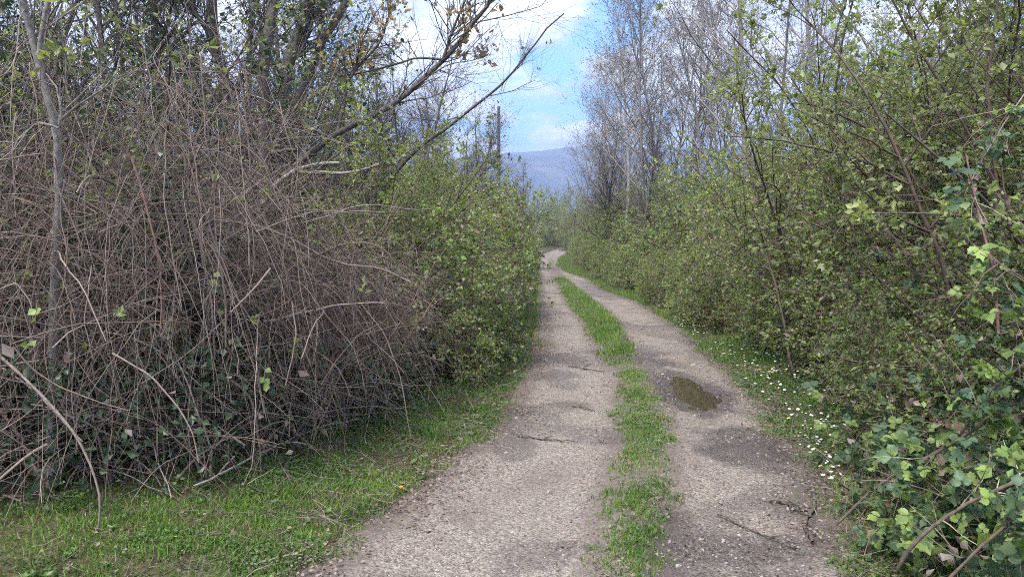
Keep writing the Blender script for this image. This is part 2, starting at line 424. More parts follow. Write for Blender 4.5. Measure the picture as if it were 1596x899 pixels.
def ground_mat():
    m, nt, nd, ln = _mat('soil_and_litter')
    tc = nd.new('ShaderNodeTexCoord')
    n1 = nd.new('ShaderNodeTexNoise'); n1.inputs['Scale'].default_value = 1.1; n1.inputs['Detail'].default_value = 6
    n2 = nd.new('ShaderNodeTexNoise'); n2.inputs['Scale'].default_value = 38; n2.inputs['Detail'].default_value = 5
    for n in (n1, n2): ln.new(tc.outputs['Object'], n.inputs['Vector'])
    r1 = ramp(nd, [(.05, .04, .03), (.075, .065, .04), (.06, .085, .03)], [.35, .5, .65]); ln.new(n1.outputs['Fac'], r1.inputs[0])
    r2 = ramp(nd, [(.4, .4, .4), (1.5, 1.4, 1.3)], [.3, .7]); ln.new(n2.outputs['Fac'], r2.inputs[0])
    mx = nd.new('ShaderNodeMix'); mx.data_type = 'RGBA'; mx.blend_type = 'MULTIPLY'; mx.inputs['Factor'].default_value = 1
    ln.new(r1.outputs[0], mx.inputs['A']); ln.new(r2.outputs[0], mx.inputs['B'])
    p = nd.new('ShaderNodeBsdfPrincipled'); p.inputs['Roughness'].default_value = .95; p.inputs['Specular IOR Level'].default_value = .1
    ln.new(mx.outputs['Result'], p.inputs['Base Color'])
    b = nd.new('ShaderNodeBump'); b.inputs['Strength'].default_value = .8; b.inputs['Distance'].default_value = .03; ln.new(n2.outputs['Fac'], b.inputs['Height']); ln.new(b.outputs[0], p.inputs['Normal'])
    o = nd.new('ShaderNodeOutputMaterial'); ln.new(p.outputs[0], o.inputs['Surface'])
    return m
def path_mat():
    m, nt, nd, ln = _mat('pale_gravel_track')
    tc = nd.new('ShaderNodeTexCoord')
    def noise(s, d=5, dist=0):
        n = nd.new('ShaderNodeTexNoise'); n.inputs['Scale'].default_value = s; n.inputs['Detail'].default_value = d; n.inputs['Distortion'].default_value = dist
        ln.new(tc.outputs['Object'], n.inputs['Vector']); return n
    vo = nd.new('ShaderNodeTexVoronoi'); vo.inputs['Scale'].default_value = 105; ln.new(tc.outputs['Object'], vo.inputs['Vector'])
    sv = nd.new('ShaderNodeSeparateColor'); ln.new(vo.outputs['Color'], sv.inputs[0])
    grain = ramp(nd, [(.08, .065, .053), (.165, .136, .113), (.225, .19, .16), (.33, .29, .25)], [0, .35, .75, 1]); ln.new(sv.outputs[0], grain.inputs[0])
    n1 = noise(1.6, 6, .3); soil = ramp(nd, [(.075, .058, .048), (.16, .125, .107)], [.3, .7]); n1b = noise(60, 4); ln.new(n1b.outputs['Fac'], soil.inputs[0])
    f1 = ramp(nd, [(0, 0, 0), (1, 1, 1)], [.50, .68]); ln.new(n1.outputs['Fac'], f1.inputs[0])
    ae = nd.new('ShaderNodeAttribute'); ae.attribute_name = 'earth'
    mxx = nd.new('ShaderNodeMath'); mxx.operation = 'MAXIMUM'; ln.new(ae.outputs['Fac'], mxx.inputs[0])
    hf = nd.new('ShaderNodeMath'); hf.operation = 'MULTIPLY'; hf.inputs[1].default_value = .55; ln.new(f1.outputs[0], hf.inputs[0]); ln.new(hf.outputs[0], mxx.inputs[1])
    m1 = nd.new('ShaderNodeMix'); m1.data_type = 'RGBA'; ln.new(mxx.outputs[0], m1.inputs['Factor']); ln.new(grain.outputs[0], m1.inputs['A']); ln.new(soil.outputs[0], m1.inputs['B'])
    ad = nd.new('ShaderNodeAttribute'); ad.attribute_name = 'damp'
    m2 = nd.new('ShaderNodeMix'); m2.data_type = 'RGBA'; m2.blend_type = 'MULTIPLY'; m2.inputs['B'].default_value = (.40, .38, .39, 1)
    ln.new(ad.outputs['Fac'], m2.inputs['Factor']); ln.new(m1.outputs['Result'], m2.inputs['A'])
    p = nd.new('ShaderNodeBsdfPrincipled'); ln.new(m2.outputs['Result'], p.inputs['Base Color'])
    mr = nd.new('ShaderNodeMapRange'); mr.inputs['To Min'].default_value, mr.inputs['To Max'].default_value = .95, .42; ln.new(ad.outputs['Fac'], mr.inputs['Value']); ln.new(mr.outputs[0], p.inputs['Roughness'])
    p.inputs['Specular IOR Level'].default_value = .3
    b = nd.new('ShaderNodeBump'); b.inputs['Strength'].default_value = .6; b.inputs['Distance'].default_value = .008; b.invert = True
    ln.new(vo.outputs['Distance'], b.inputs['Height'])
    b2 = nd.new('ShaderNodeBump'); b2.inputs['Strength'].default_value = .5; b2.inputs['Distance'].default_value = .02; n3 = noise(12, 6); ln.new(n3.outputs['Fac'], b2.inputs['Height'])
    ln.new(b.outputs[0], b2.inputs['Normal']); ln.new(b2.outputs[0], p.inputs['Normal'])
    o = nd.new('ShaderNodeOutputMaterial'); ln.new(p.outputs[0], o.inputs['Surface'])
    return m
def stone_mat():
    m, nt, nd, ln = _mat('gravel_stone'); rv, oi = rand_value(nd, ln)
    r = ramp(nd, [(.09, .073, .06), (.18, .15, .125), (.235, .20, .168), (.30, .265, .23), (.155, .127, .105)]); ln.new(rv, r.inputs[0])
    p = nd.new('ShaderNodeBsdfPrincipled'); p.inputs['Roughness'].default_value = .9; ln.new(r.outputs[0], p.inputs['Base Color'])
    o = nd.new('ShaderNodeOutputMaterial'); ln.new(p.outputs[0], o.inputs['Surface'])
    return m
def puddle_mat():
    m, nt, nd, ln = _mat('muddy_water')
    n = nd.new('ShaderNodeTexNoise'); n.inputs['Scale'].default_value = 4; n.inputs['Detail'].default_value = 4
    r = ramp(nd, [(.034, .024, .017), (.052, .037, .027)], [.3, .7]); ln.new(n.outputs['Fac'], r.inputs[0])
    p = nd.new('ShaderNodeBsdfPrincipled'); p.inputs['Roughness'].default_value = .04; p.inputs['IOR'].default_value = 1.33; ln.new(r.outputs[0], p.inputs['Base Color'])
    o = nd.new('ShaderNodeOutputMaterial'); ln.new(p.outputs[0], o.inputs['Surface'])
    return m
def mountain_mat():
    m, nt, nd, ln = _mat('wooded_mountain')
    tc = nd.new('ShaderNodeTexCoord'); n = nd.new('ShaderNodeTexNoise'); n.inputs['Scale'].default_value = .012; n.inputs['Detail'].default_value = 8; n.inputs['Roughness'].default_value = .65
    ln.new(tc.outputs['Object'], n.inputs['Vector'])
    r = ramp(nd, [(.012, .018, .024), (.022, .026, .028), (.08, .062, .055), (.12, .09, .08)], [.35, .52, .60, .74]); ln.new(n.outputs['Fac'], r.inputs[0])
    p = nd.new('ShaderNodeBsdfPrincipled'); p.inputs['Roughness'].default_value = 1; ln.new(r.outputs[0], p.inputs['Base Color'])
    o = nd.new('ShaderNodeOutputMaterial'); ln.new(p.outputs[0], o.inputs['Surface'])
    return m

# ------------------------------------------------------------------ the setting: ground, track, puddle, mountain
def axis_steps(lim, fine, near):
    a = [0.0]; s = fine
    while a[-1] < lim:
        if a[-1] > near: s *= 1.16
        a.append(a[-1] + s)
    return np.array(a)
def grid_faces(ny, nx):
    i = np.arange(ny * nx).reshape(ny, nx)
    return np.stack([i[:-1, :-1], i[:-1, 1:], i[1:, 1:], i[1:, :-1]], -1).reshape(-1, 4)
gx = axis_steps(5000, .16, 7); gx = np.concatenate([-gx[:0:-1], gx])
gy = axis_steps(6000, .16, 26); gyn = axis_steps(600, .5, 6); gy = np.concatenate([-gyn[:0:-1], gy])
XX, YY = np.meshgrid(gx, gy)
off = np.minimum(XX - xl(YY), xr(YY) - XX)
ZZ = H(XX, YY) - 0.13 * sstep(-.22, .05, off)
MB().add(np.stack([XX, YY, ZZ], -1), grid_faces(*XX.shape)).build('ground', ground_mat())['kind'] = 'structure'

py_ = [-4.0]
while py_[-1] < 118: py_.append(py_[-1] + max(.03, .005 * abs(py_[-1])))
py_ = np.array(py_); pu = np.linspace(-.16, 1.16, 84)
YY = np.repeat(py_[:, None], len(pu), 1); XX = xl(YY) + pu[None] * (xr(YY) - xl(YY))
mbp = MB().add(np.stack([XX, YY, PZ(XX, YY)], -1), grid_faces(*XX.shape))
path = mbp.build('path', path_mat()); path['kind'] = 'structure'
uu = np.broadcast_to(pu[None], XX.shape)
def blob(px, py, rx, ry, seed):
    c = on_ground(px, py); return np.exp(-(((XX - c[0]) / rx) ** 2 + ((YY - c[1]) / ry) ** 2 + 1.6 * (fbm(XX, YY, 3, 4, seed) - .5)))
damp = np.clip(1.3 * sstep(.05, .3, pud_field(XX, YY)) + 1.0 * bas_field(XX, YY) * sstep(.35, .5, fbm(XX, YY, 5, 3, 77) + .12), 0, 1)
damp = np.maximum(damp, .95 * sstep(.35, .75, blob(1150, 690, .42, 1.0, 5)))
damp = np.maximum(damp, .9 * sstep(.3, .8, blob(1170, 860, .45, .45, 8)))
damp = np.maximum(damp, .75 * sstep(.3, .7, blob(1080, 870, .30, .7, 18)))
damp = np.maximum(damp, .7 * sstep(.35, .75, blob(1230, 800, .22, .7, 19)))
damp = np.maximum(damp, .6 * sstep(.4, .8, blob(870, 588, .35, .8, 9)))
damp = np.maximum(damp, .6 * sstep(.4, .8, blob(930, 452, .7, 6, 10)))
damp = np.maximum(damp, .55 * sstep(.4, .8, blob(800, 690, .2, .9, 12)))
damp = np.maximum(damp, .5 * sstep(.60, .68, fbm(XX, YY, 1.1, 5, 55)))
damp *= 1 - .9 * np.exp(-(((XX - on_ground(1058, 557)[0]) / .13) ** 2 + ((YY - on_ground(1058, 557)[1]) / .4) ** 2))
inc = sstep(-.18, -.0, XX - cl(YY)) * sstep(-.18, -.0, cr(YY) - XX) * (YY < 50)
earth = np.clip(inc * (.65 + .5 * (fbm(XX, YY, 4, 3, 41) - .3)) + .9 * (sstep(.10, -.03, uu + .16 * (fbm(XX, YY, 5, 3, 42) - .5)) + sstep(.90, 1.03, uu + .16 * (fbm(XX, YY, 5, 3, 43) - .5))), 0, 1)
for nm, arr in (('damp', damp), ('earth', earth)):
    a = path.data.attributes.new(nm, 'FLOAT', 'POINT'); a.data.foreach_set('value', arr.astype(np.float32).ravel())

qx, qy = np.meshgrid(np.linspace(PUD[0] - .6, PUD[0] + .6, 60), np.linspace(PUD[1] - 1.7, PUD[1] + 1.7, 90))
_pf = pud_field(qx, qy); wz = float(np.median(PZ(qx, qy)[(_pf > .36) & (_pf < .46)]))
keep = (PZ(qx, qy) < wz + .03) & (_pf > .2)
fq = grid_faces(*qx.shape); kq = keep.ravel()[fq].any(1)
mbw = MB().add(np.stack([qx, qy, np.full(qx.shape, wz)], -1), fq[kq])
tag(mbw.build('puddle_water', puddle_mat()), 'muddy brown puddle in a pothole of the right wheel track', None, None, 'structure')

def mountain():
    xs = np.linspace(-2600, 2600, 180); ys = np.linspace(1250, 2300, 60); X, Y = np.meshgrid(xs, ys)
    t = (X - 95) / 1000
    ridge = 232 - 95 * np.clip(-t, 0, 2) ** 1.0 - 30 * np.clip(t, 0, 3) + 26 * (fbm(X, Y * .0, .004, 5, 4) - .5)
    prof = np.sin(np.clip((Y - 1250) / 1050, 0, 1) * math.pi * .5 * 1.55).clip(0) ** .9
    Z = np.maximum(ridge * prof + 60 * (fbm(X, Y, .006, 5, 8) - .5) * prof, 0) - 3
    MB().add(np.stack([X, Y, Z], -1), grid_faces(*X.shape)).build('mountain', mountain_mat())['kind'] = 'structure'
mountain()

# ------------------------------------------------------------------ plants: prototypes
def leaves_on(mb, P, n, size, mat, tpl=T_LEAF, t0=.2, up=.6, spread=1.0, R=None):
    """leaves scattered along polylines, blades turned to the light"""
    R = np.full(P.shape[:2], .002) if R is None else R
    g = 4; m = max(1, n // g); p, d, r, t = sprout(P, R, m, t0, 1.0, .8 * spread, .4, 0)
    n = m * g; p = np.repeat(p, g, 0) + rng.normal(0, size * .35, (n, 3)); d = unit(np.repeat(d, g, 0) + rng.normal(0, .75, (n, 3)))
    s = size * np.exp(rng.normal(0, .25, n))
    mb.add(*stamp(tpl[0], tpl[1], p, d, rvec(n, up), s), mat)

def bush(height, stems, spread, k1, k2, leaves, lsize, wood, leafmats, tpl=T_LEAF, arch=-.02, lean=.35, twig=.28, wob=.10, leafy_from=.1, seedlings=0, r0=.012, wmats=None):
    """a multi-stemmed shrub around the origin: returns wood builder, leaf builder"""
    w, l = MB(), MB()
    b = np.stack([rng.normal(0, spread * .45, stems), rng.normal(0, spread * .45, stems), np.full(stems, -.08)], 1)
    d = np.stack([rng.normal(0, lean, stems), rng.normal(0, lean, stems), np.ones(stems)], 1)
    P0 = grow(b, d, height * U(.65, 1.1, stems), 12, wob, arch, .02); R0 = taper(r0 * U(.6, 1.2, stems), 12, .3)
    hr = np.hypot(P0[:, :, 0], P0[:, :, 1]).max(1); P0[:, :, :2] *= np.minimum(1, .42 * height / hr)[:, None, None]
    w.add(*tubes(P0, R0, 5))
    p, d, r, t = sprout(P0, R0, stems * k1, .12, 1.0, .85, .25, .15)
    P1 = grow(p, d, height * .36 * U(.5, 1.1, len(p)) * (1.15 - .6 * t), 8, wob * 1.2, arch * 1.2); R1 = taper(np.minimum(r * .7, r0 * .55), 8, .35)
    w.add(*tubes(P1, R1, 4))
    p, d, r, t = sprout(P1, R1, stems * k1 * k2, .1, 1.0, .9, .3, .1)
    P2 = grow(p, d, twig * U(.4, 1.2, len(p)), 4, .16, arch); R2 = taper(np.minimum(r * .75, .0045), 4, .45)
    w.add(*tubes(P2, R2, 3))
    nl = leaves
    if nl:
        for mi, fr in enumerate(leafmats):
            leaves_on(l, P2, int(nl * fr * .8), lsize, mi, tpl, .0)
            leaves_on(l, P1, int(nl * fr * .2), lsize, mi, tpl, .35)
    return w, l

def stretch(y):
    return 'by the front daisies' if y < 7.5 else 'level with the puddle' if y < 12 else 'past the puddle' if y < 22 else 'near the far bend'
def proto(name, w, wmat, l=None, lmats=None, wood_name='branchwork'):
    t = bpy.data.objects.new(name, None); t.empty_display_size = .2; C.objects.link(t)
    if w is not None:
        o = w.build(wood_name, wmat, t, world=False)
        if wood_name != 'trunk': o['kind'] = 'stuff'
    if l is not None and l.n: l.build('foliage', lmats, t, smooth=False, world=False)['kind'] = 'stuff'
    return t
_used = set()
def radius(pr):
    v = np.concatenate([np.array([w.co[:2] for w in list(c.data.vertices)[::37]]) for c in pr.children])
    return float(np.percentile(np.hypot(v[:, 0], v[:, 1]), 96))
RAD = {}
def clear(pr, x, y, sc, side, gap=.35):
    if pr.name not in RAD: RAD[pr.name] = radius(pr)
    r = RAD[pr.name] * sc; yy = np.linspace(y - r, y + r, 9); w = np.sqrt(np.maximum(r * r - (yy - y) ** 2, 0))
    return max(x, float((xr(yy) + w).max()) + gap) if side > 0 else min(x, float((xl(yy) - w).min()) - gap)
def place(pr, x, y, rz=None, sc=1.0, label=None, cat=None, group=None, z=None, sz=1.0, name=None):
    x, y = float(x), float(y); zz = float(H(np.array(x), np.array(y))) if z is None else z
    rz = U(0, 6.28) if rz is None else rz
    if pr.name not in _used:
        _used.add(pr.name); o = pr
        o.location = (x, y, zz); o.rotation_euler = (0, 0, rz); o.scale = (sc, sc, sc * sz)
    else: o = copy_tree(pr, (x, y, zz), rz, (sc, sc, sc * sz))
    tag(o, label, cat, group); return o

spring = [proto('spring_shrub', *sum(((w, M_BROWN, l, [M_LEAF_SPRING, M_LEAF_MID]) for w, l in [bush(4.2, 10, .6, 10, 7, 12000, .034, None, [.6, .4], arch=.0, r0=.016)]), ())) for _ in range(4)]
hummock = [proto('bramble_hummock', *sum(((w, M_CANE_RED, l, [M_LEAF_MID, M_BRAMBLE_NEW, M_BRAMBLE, M_DEADLEAF]) for w, l in [bush(1.9, 30, .9, 7, 6, 18000, .031, None, [.50, .33, .07, .10], arch=-.10, lean=.42, wob=.13, r0=.006)]), ())) for _ in range(4)]
scrub = [proto('bare_scrub', *sum(((w, M_TWIG, l, [M_LEAF_MID, M_DEADLEAF]) for w, l in [bush(2.8, 15, .7, 9, 7, 900, .035, None, [.6, .4], arch=-.02, lean=.45, wob=.14, r0=.010)]), ())) for _ in range(3)]
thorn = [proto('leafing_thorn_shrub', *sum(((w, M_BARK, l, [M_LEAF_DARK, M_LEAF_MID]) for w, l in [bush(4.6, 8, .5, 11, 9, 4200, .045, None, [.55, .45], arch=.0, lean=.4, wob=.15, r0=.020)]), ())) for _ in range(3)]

def bare_tree(h, limbs=26, twigs=9, fine=6, leafn=900, spread=.75, r0=.11, lean=.04, stems=1, buds=True, tw=.5):
    tr, cr_, lf = MB(), MB(), MB()
    b = np.stack([rng.normal(0, .25, stems), rng.normal(0, .25, stems), np.full(stems, -.15)], 1) * (1 if stems > 1 else np.array([[0, 0, 1]]))
    P0 = grow(b, np.stack([rng.normal(0, lean * (2 if stems > 1 else 1), stems), rng.normal(0, lean * (2 if stems > 1 else 1), stems), np.ones(stems)], 1), h * U(.85, 1.05, stems), 22, .035, .012)
    R0 = taper(r0 * U(.75, 1.1, stems), 22, .12); tr.add(*tubes(P0, R0, 7))
    p, d, r, t = sprout(P0, R0, limbs * stems, .22, .97, spread, .2, .15)
    P1 = grow(p, d, h * .34 * (1.15 - .85 * t) * U(.6, 1.15, len(p)), 11, .10, .035); R1 = taper(np.minimum(r * .55, .05), 11, .2)
    cr_.add(*tubes(P1, R1, 5))
    p, d, r, t = sprout(P1, R1, len(P1) * twigs, .12, 1.0, .75, .25, .1)
    P2 = grow(p, d, h * .085 * U(.5, 1.3, len(p)), 7, .13, .03); R2 = taper(np.minimum(r * .6, .014), 7, .35)
    cr_.add(*tubes(P2, R2, 4))
    p, d, r, t = sprout(P2, R2, len(P2) * fine, .1, 1.0, .75, .3, .05)
    P3 = grow(p, d, tw * U(.4, 1.1, len(p)), 3, .16, .02); R3 = taper(np.minimum(r * .7, .0055), 3, .6)
    cr_.add(*tubes(P3, R3, 3))
    if leafn: leaves_on(lf, P3, leafn, .035, 0, T_TINY, .3)
    return tr, cr_, lf
def tree_proto(name, bark, leafmat, *a, **k):
    tr, c, l = bare_tree(*a, **k)
    t = proto(name, tr, bark, None, None, 'trunk')
    o = c.build('crown', bark, t, world=False)
    if l.n: f = l.build('foliage', leafmat, t, smooth=False, world=False); f['kind'] = 'stuff'
    return t
tall = [tree_proto('bare_tree', M_BARK_GREY, M_BUD, U(12.5, 14.5), 26, 8, 8, 5000, .72, .085, .05) for _ in range(3)]
multi = [tree_proto('small_bare_tree', M_BARK, M_BUD, U(6.0, 7.0), 16, 8, 6, 1500, .8, .07, .12, 3) for _ in range(2)]
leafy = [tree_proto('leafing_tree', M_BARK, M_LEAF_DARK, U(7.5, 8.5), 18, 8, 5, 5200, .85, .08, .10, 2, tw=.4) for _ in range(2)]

# ------------------------------------------------------------------ right side
# tall bare trees behind the right hedge: (pixel column, metres ahead)
for i, (px, Y, s) in enumerate([(925, 46, .86), (945, 40, .9), (972, 30, 1.0), (1000, 34, 1.02), (1030, 28, 1.0), (1062, 31, 1.05), (1092, 36, 1.0), (1130, 27, 1.0), (1178, 21, 1.0), (1196, 22.5, 1.05),
                               (1232, 26, 1.0), (1290, 24, 1.0), (1360, 26, 1.05), (1440, 23, 1.0), (1520, 25, 1.0), (1590, 21, 1.0), (1010, 45, 1.1), (1085, 50, 1.1), (958, 37, .9), (985, 43, 1.0), (1045, 38, 1.0), (1075, 24, .85), (1110, 32, 1.0), (1155, 34, 1.05), (1205, 36, 1.1), (1260, 34, 1.1), (1015, 26, .8), (915, 60, 1.05), (965, 62, 1.2)]):
    place(tall[i % 3], (px - 798) / FPX * Y, Y, None, s, *(('tall bare grey tree right beside the sky gap at the far bend', 'tree', 'tall bare trees by the sky gap') if px < 970 else ('tall bare grey tree in the middle of the bare wood behind the right hedge', 'tree', 'tall bare trees in the middle of the wood') if px < 1120 else ('tall bare grey tree showing above the light green shrubs at upper right', 'tree', 'tall bare trees above the right shrubs')))
for i, (px, Y, s) in enumerate([(952, 34, 1.0), (1005, 25, .95), (962, 42, 1.0), (940, 58, 1.0)]):
    place(multi[i % 2], (px - 798) / FPX * Y, Y, None, s, 'low bare many-stemmed tree beside the far bend of the track', 'tree', 'low bare trees by the bend')
# tall leafing shrubs
for i in range(76):
    y = 6.2 + 38 * ((i + U(0, 1)) / 76) ** 1.35
    x = xr(y) + (U(1.9, 2.9) if i % 2 else U(2.8, 5.0)) + .05 * y * U(0, 1)
    sc = U(.6, .8) if i % 2 else U(.95, 1.25)
    x = clear(spring[i % 4], x, y, sc, 1, .4 if y < 12 else .2 if y < 20 else .5 if y < 32 else 1.0)
    place(spring[i % 4], x, y, None, sc, 'thin-stemmed light green shrub in the right hedge, ' + stretch(y), 'shrub', 'right hedge shrubs ' + stretch(y))
for i, (x, y) in enumerate([(4.0, 5.2), (5.0, 6.0), (4.5, 7.2), (6.0, 7.5), (5.2, 8.6), (3.9, 8.4), (6.8, 9.5), (7.6, 8.4), (8.4, 10.8), (7.2, 12.0), (5.6, 10.6), (9.6, 12.6), (6.4, 14), (8.2, 15), (10.5, 16), (11.5, 14)]):
    place(spring[i % 4], x + U(-.2, .2), y + U(-.2, .2), None, U(1.05, 1.35), 'tallest light green shrub rising behind the brambles at the right edge' if y < 9 else 'light green shrub in the second row behind the right hedge', 'shrub', 'tallest shrubs at the right edge' if y < 9 else 'second row shrubs of the right hedge')
for i in range(26):
    y = 17 + 34 * i / 26; x = xr(y) + U(3.0, 9.0)
    place(spring[i % 4], x, y, None, U(.75, 1.15), 'light green undergrowth shrub at the feet of the tall bare trees', 'shrub', 'undergrowth below the bare trees')
# low bramble hummocks along the right verge
for i in range(110):
    y = 4.9 + 52 * ((i + U(0, 1)) / 110) ** 1.5
    x = xr(y) + (U(.95, 1.5) if i % 2 == 0 else U(1.6, 3.0)) + .010 * y
    s = U(.8, 1.05) if i % 2 == 0 else U(1.3, 1.9)
    if y < 6.5: s *= .75
    x = clear(hummock[i % 4], x if i % 2 else 0, y, s, 1, U(.3, .5) if y < 6 else U(.45, .75) if y < 12 else U(-.1, .2) if y < 20 else .35 if y < 32 else .8)
    place(hummock[i % 4], x, y, None, s, ('low green bramble hummock at the right track edge, ' if i % 2 == 0 else 'larger bramble mound behind the right verge, ') + stretch(y), 'bramble', ('right verge hummocks ' if i % 2 == 0 else 'right bramble mounds ') + stretch(y))
for i in range(12):
    y = 6 + 26 * (i / 20) ** 1.3; x = xr(y) + U(1.7, 3.0)
    place(scrub[i % 3], x, y, None, U(.6, .8), 'brown leafless scrub bush showing among the right-hand brambles', 'shrub', 'bare scrub in the right hedge')
# far end
for i, (px, Y, s) in enumerate([(835, 96, 1.7), (848, 100, 1.8), (862, 98, 1.6), (878, 92, 1.8), (890, 84, 1.6), (902, 76, 1.6), (822, 88, 1.5), (812, 80, 1.5), (896, 66, 1.35), (908, 60, 1.3), (918, 54, 1.2), (802, 70, 1.4), (855, 108, 1.9), (870, 112, 2.0), (885, 104, 2.0), (840, 112, 1.9)]):
    place(spring[i % 4], (px - 798) / FPX * Y, Y, None, s, 'distant green bush closing the view where the track bends away', 'shrub', 'bushes at the end of the track')
    place(hummock[i % 4], (px - 798) / FPX * Y + U(-1, 1), Y - 2, None, s * 1.25, 'distant rounded thicket at the foot of the bushes at the track bend', 'bramble', 'thickets at the end of the track')

# ------------------------------------------------------------------ left side
for i in range(56):                                         # green hedge along the left of the track
    y = 8.2 + 58 * ((i + U(0, 1)) / 56) ** 1.5
    x = xl(y) - (U(.8, 1.3) if i % 2 == 0 else U(1.5, 2.7)) - .008 * y
    s = (U(.75, 1.0) if i % 2 == 0 else U(1.25, 1.7)) * (1.0 if y < 12.5 else 1.28)
    x = clear(hummock[i % 4], x if i % 2 else 99, y, s, -1, U(.25, .5) if y < 16 else .4)
    place(hummock[i % 4], x, y, None, s, ('leafy bramble mound at the left track edge, ' if i % 2 == 0 else 'taller bramble mound inside the left hedge, ') + ('just behind the dead thicket' if y < 12 else 'between thicket and pole' if y < 26 else 'near the far bend'), 'bramble', ('left edge mounds ' if i % 2 == 0 else 'left inner mounds ') + ('behind the thicket' if y < 12 else 'before the pole' if y < 26 else 'near the bend'))
for i in range(9):
    y = U(8.2, 17); sc = U(.6, .85); x = clear(scrub[i % 3], xl(y) - U(1.0, 2.2), y, sc, -1, .3)
    place(scrub[i % 3], x, y, None, sc, 'brown leafless bush among the green mounds of the left hedge', 'shrub', 'bare bushes of the left hedge')
for i in range(34):
    y = 8.8 + 48 * ((i + U(0, 1)) / 34) ** 1.4; x = xl(y) - U(1.6, 3.8); sc = U(.62, .85) if y < 13 else U(.78, 1.02); x = clear(spring[i % 4], x, y, sc, -1, .4)
    place(spring[i % 4], x, y, None, sc, 'light green leafing shrub rising above the left hedge', 'shrub', 'leafing shrubs of the left hedge')
for i, (px, Y, s) in enumerate([(650, 22, 1.1), (690, 24, 1.1), (728, 26, 1.05), (820, 36, .85), (560, 22, 1.1), (610, 30, 1.2), (760, 33, .8), (520, 25, 1.2)]):
    place(multi[i % 2], (px - 798) / FPX * Y, Y, None, s, 'small dark bare tree rising out of the left hedge against the sky', 'tree', 'small bare trees of the left hedge')
for i, (px, Y, s) in enumerate([(668, 21, .52), (712, 25, .55), (752, 29, .5)]):
    place(tall[i % 3], (px - 798) / FPX * Y, Y, None, s, 'fine-twigged young bare tree between the slanting tree and the pole', 'tree', 'young bare trees left of the pole')
for i, (px, Y, s) in enumerate([(470, 20, .8), (520, 27, .8), (580, 33, .85), (400, 21, .8), (330, 20, .8), (250, 18, .8), (150, 19, .8), (60, 18, .8), (-30, 16, .8)]):
    place(tall[i % 3], (px - 798) / FPX * Y, Y, None, s, 'tall bare grey tree far behind the left thicket', 'tree', 'tall bare trees behind the left thicket')
for i in range(46):                                         # dark wood behind the bramble thicket
    y = U(6.6, 15); x = -U(.15, .80) * y - .6
    x = min(x, -2.4 - .16 * y)
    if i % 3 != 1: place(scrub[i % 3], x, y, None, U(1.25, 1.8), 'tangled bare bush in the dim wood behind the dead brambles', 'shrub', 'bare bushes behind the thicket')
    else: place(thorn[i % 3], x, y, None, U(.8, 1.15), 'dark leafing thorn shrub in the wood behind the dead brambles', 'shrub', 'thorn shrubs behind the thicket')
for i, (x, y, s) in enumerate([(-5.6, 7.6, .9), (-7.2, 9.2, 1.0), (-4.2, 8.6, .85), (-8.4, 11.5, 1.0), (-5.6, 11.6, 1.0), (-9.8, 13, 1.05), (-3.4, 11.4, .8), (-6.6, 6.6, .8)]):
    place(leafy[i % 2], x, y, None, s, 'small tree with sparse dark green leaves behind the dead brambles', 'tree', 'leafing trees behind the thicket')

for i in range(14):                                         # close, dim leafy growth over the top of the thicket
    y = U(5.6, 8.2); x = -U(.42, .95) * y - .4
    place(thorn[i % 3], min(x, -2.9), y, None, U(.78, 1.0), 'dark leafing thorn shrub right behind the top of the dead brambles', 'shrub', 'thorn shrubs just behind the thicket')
# pale slender tree at the left edge
def hero_tree(name, label, Y, trunk, limbs, bark, twig_n, fine_n, leaf=None):
    """trunk and limbs traced as real tubes at their own distance, twigs grown from them"""
    P0 = trace(*trunk[0]); base = P0[0].copy(); base[2] = H(np.array(base[0]), np.array(base[1]))
    t = thing(name, base, label, 'tree')
    mb = MB(); P, R = limb_mesh(mb, P0, trunk[1], trunk[2], 9, 20, knob=.05); mb.build('trunk', bark, t)
    PL, RL = [], []
    for (tr, r0, r1) in limbs:
        mb = MB(); P, R = limb_mesh(mb, trace(*tr), r0, r1, 7, 16, knob=.05); mb.build('limb', bark, t)
        PL.append(P); RL.append(R)
    if PL:
        PL, RL = np.concatenate(PL), np.concatenate(RL); mb = MB()
        p, d, r, tt = sprout(PL, RL, twig_n, .15, 1, .8, .25, .2)
        P1 = grow(p, d, U(.3, 1.0, twig_n), 8, .12, .03); R1 = taper(np.minimum(r * .5, .008), 8, .35); mb.add(*tubes(P1, R1, 4))
        p, d, r, tt = sprout(P1, R1, fine_n, .1, 1, .8, .3, .1)
        P2 = grow(p, d, U(.08, .35, fine_n), 4, .15, .02); R2 = taper(np.minimum(r * .7, .004), 4, .6); mb.add(*tubes(P2, R2, 3))
        mb.build('crown', bark, t)
        if leaf:
            for nm, mat, n, size, pick in leaf:
                lb = MB(); k = pick(P2); 
                if len(k): leaves_on(lb, k, n, size, 0, T_LEAF, .2); lb.build(nm, mat, t, smooth=False)['kind'] = 'stuff'
    return t
hero_tree('slender_tree', 'slender pale-barked tree bending left at the left edge, among the dead brambles', 4.5,
          (([(78, 760), (80, 600), (84, 440), (93, 300), (90, 205), (72, 135), (48, 55), (30, -10), (14, -70)], 4.45, 4.05), .027, .020),
          [(([(60, 88), (66, 40), (76, -5), (84, -60)], 4.15), .014, .010), (([(92, 195), (96, 172), (88, 135), (72, 115)], 4.1), .008, .004),
           (([(92, 190), (120, 165), (160, 140), (185, 110)], 4.15), .008, .003), (([(92, 200), (60, 190), (30, 215), (8, 260)], 4.1), .007, .003)], M_BARK_PALE, 26, 120,
          [('foliage', M_LEAF_MID, 260, .05, lambda P: P)])
def span(a, b):
    return lambda P: P[(P[:, 0, 0] / P[:, 0, 1] * FPX + 798 > a) & (P[:, 0, 0] / P[:, 0, 1] * FPX + 798 < b)]
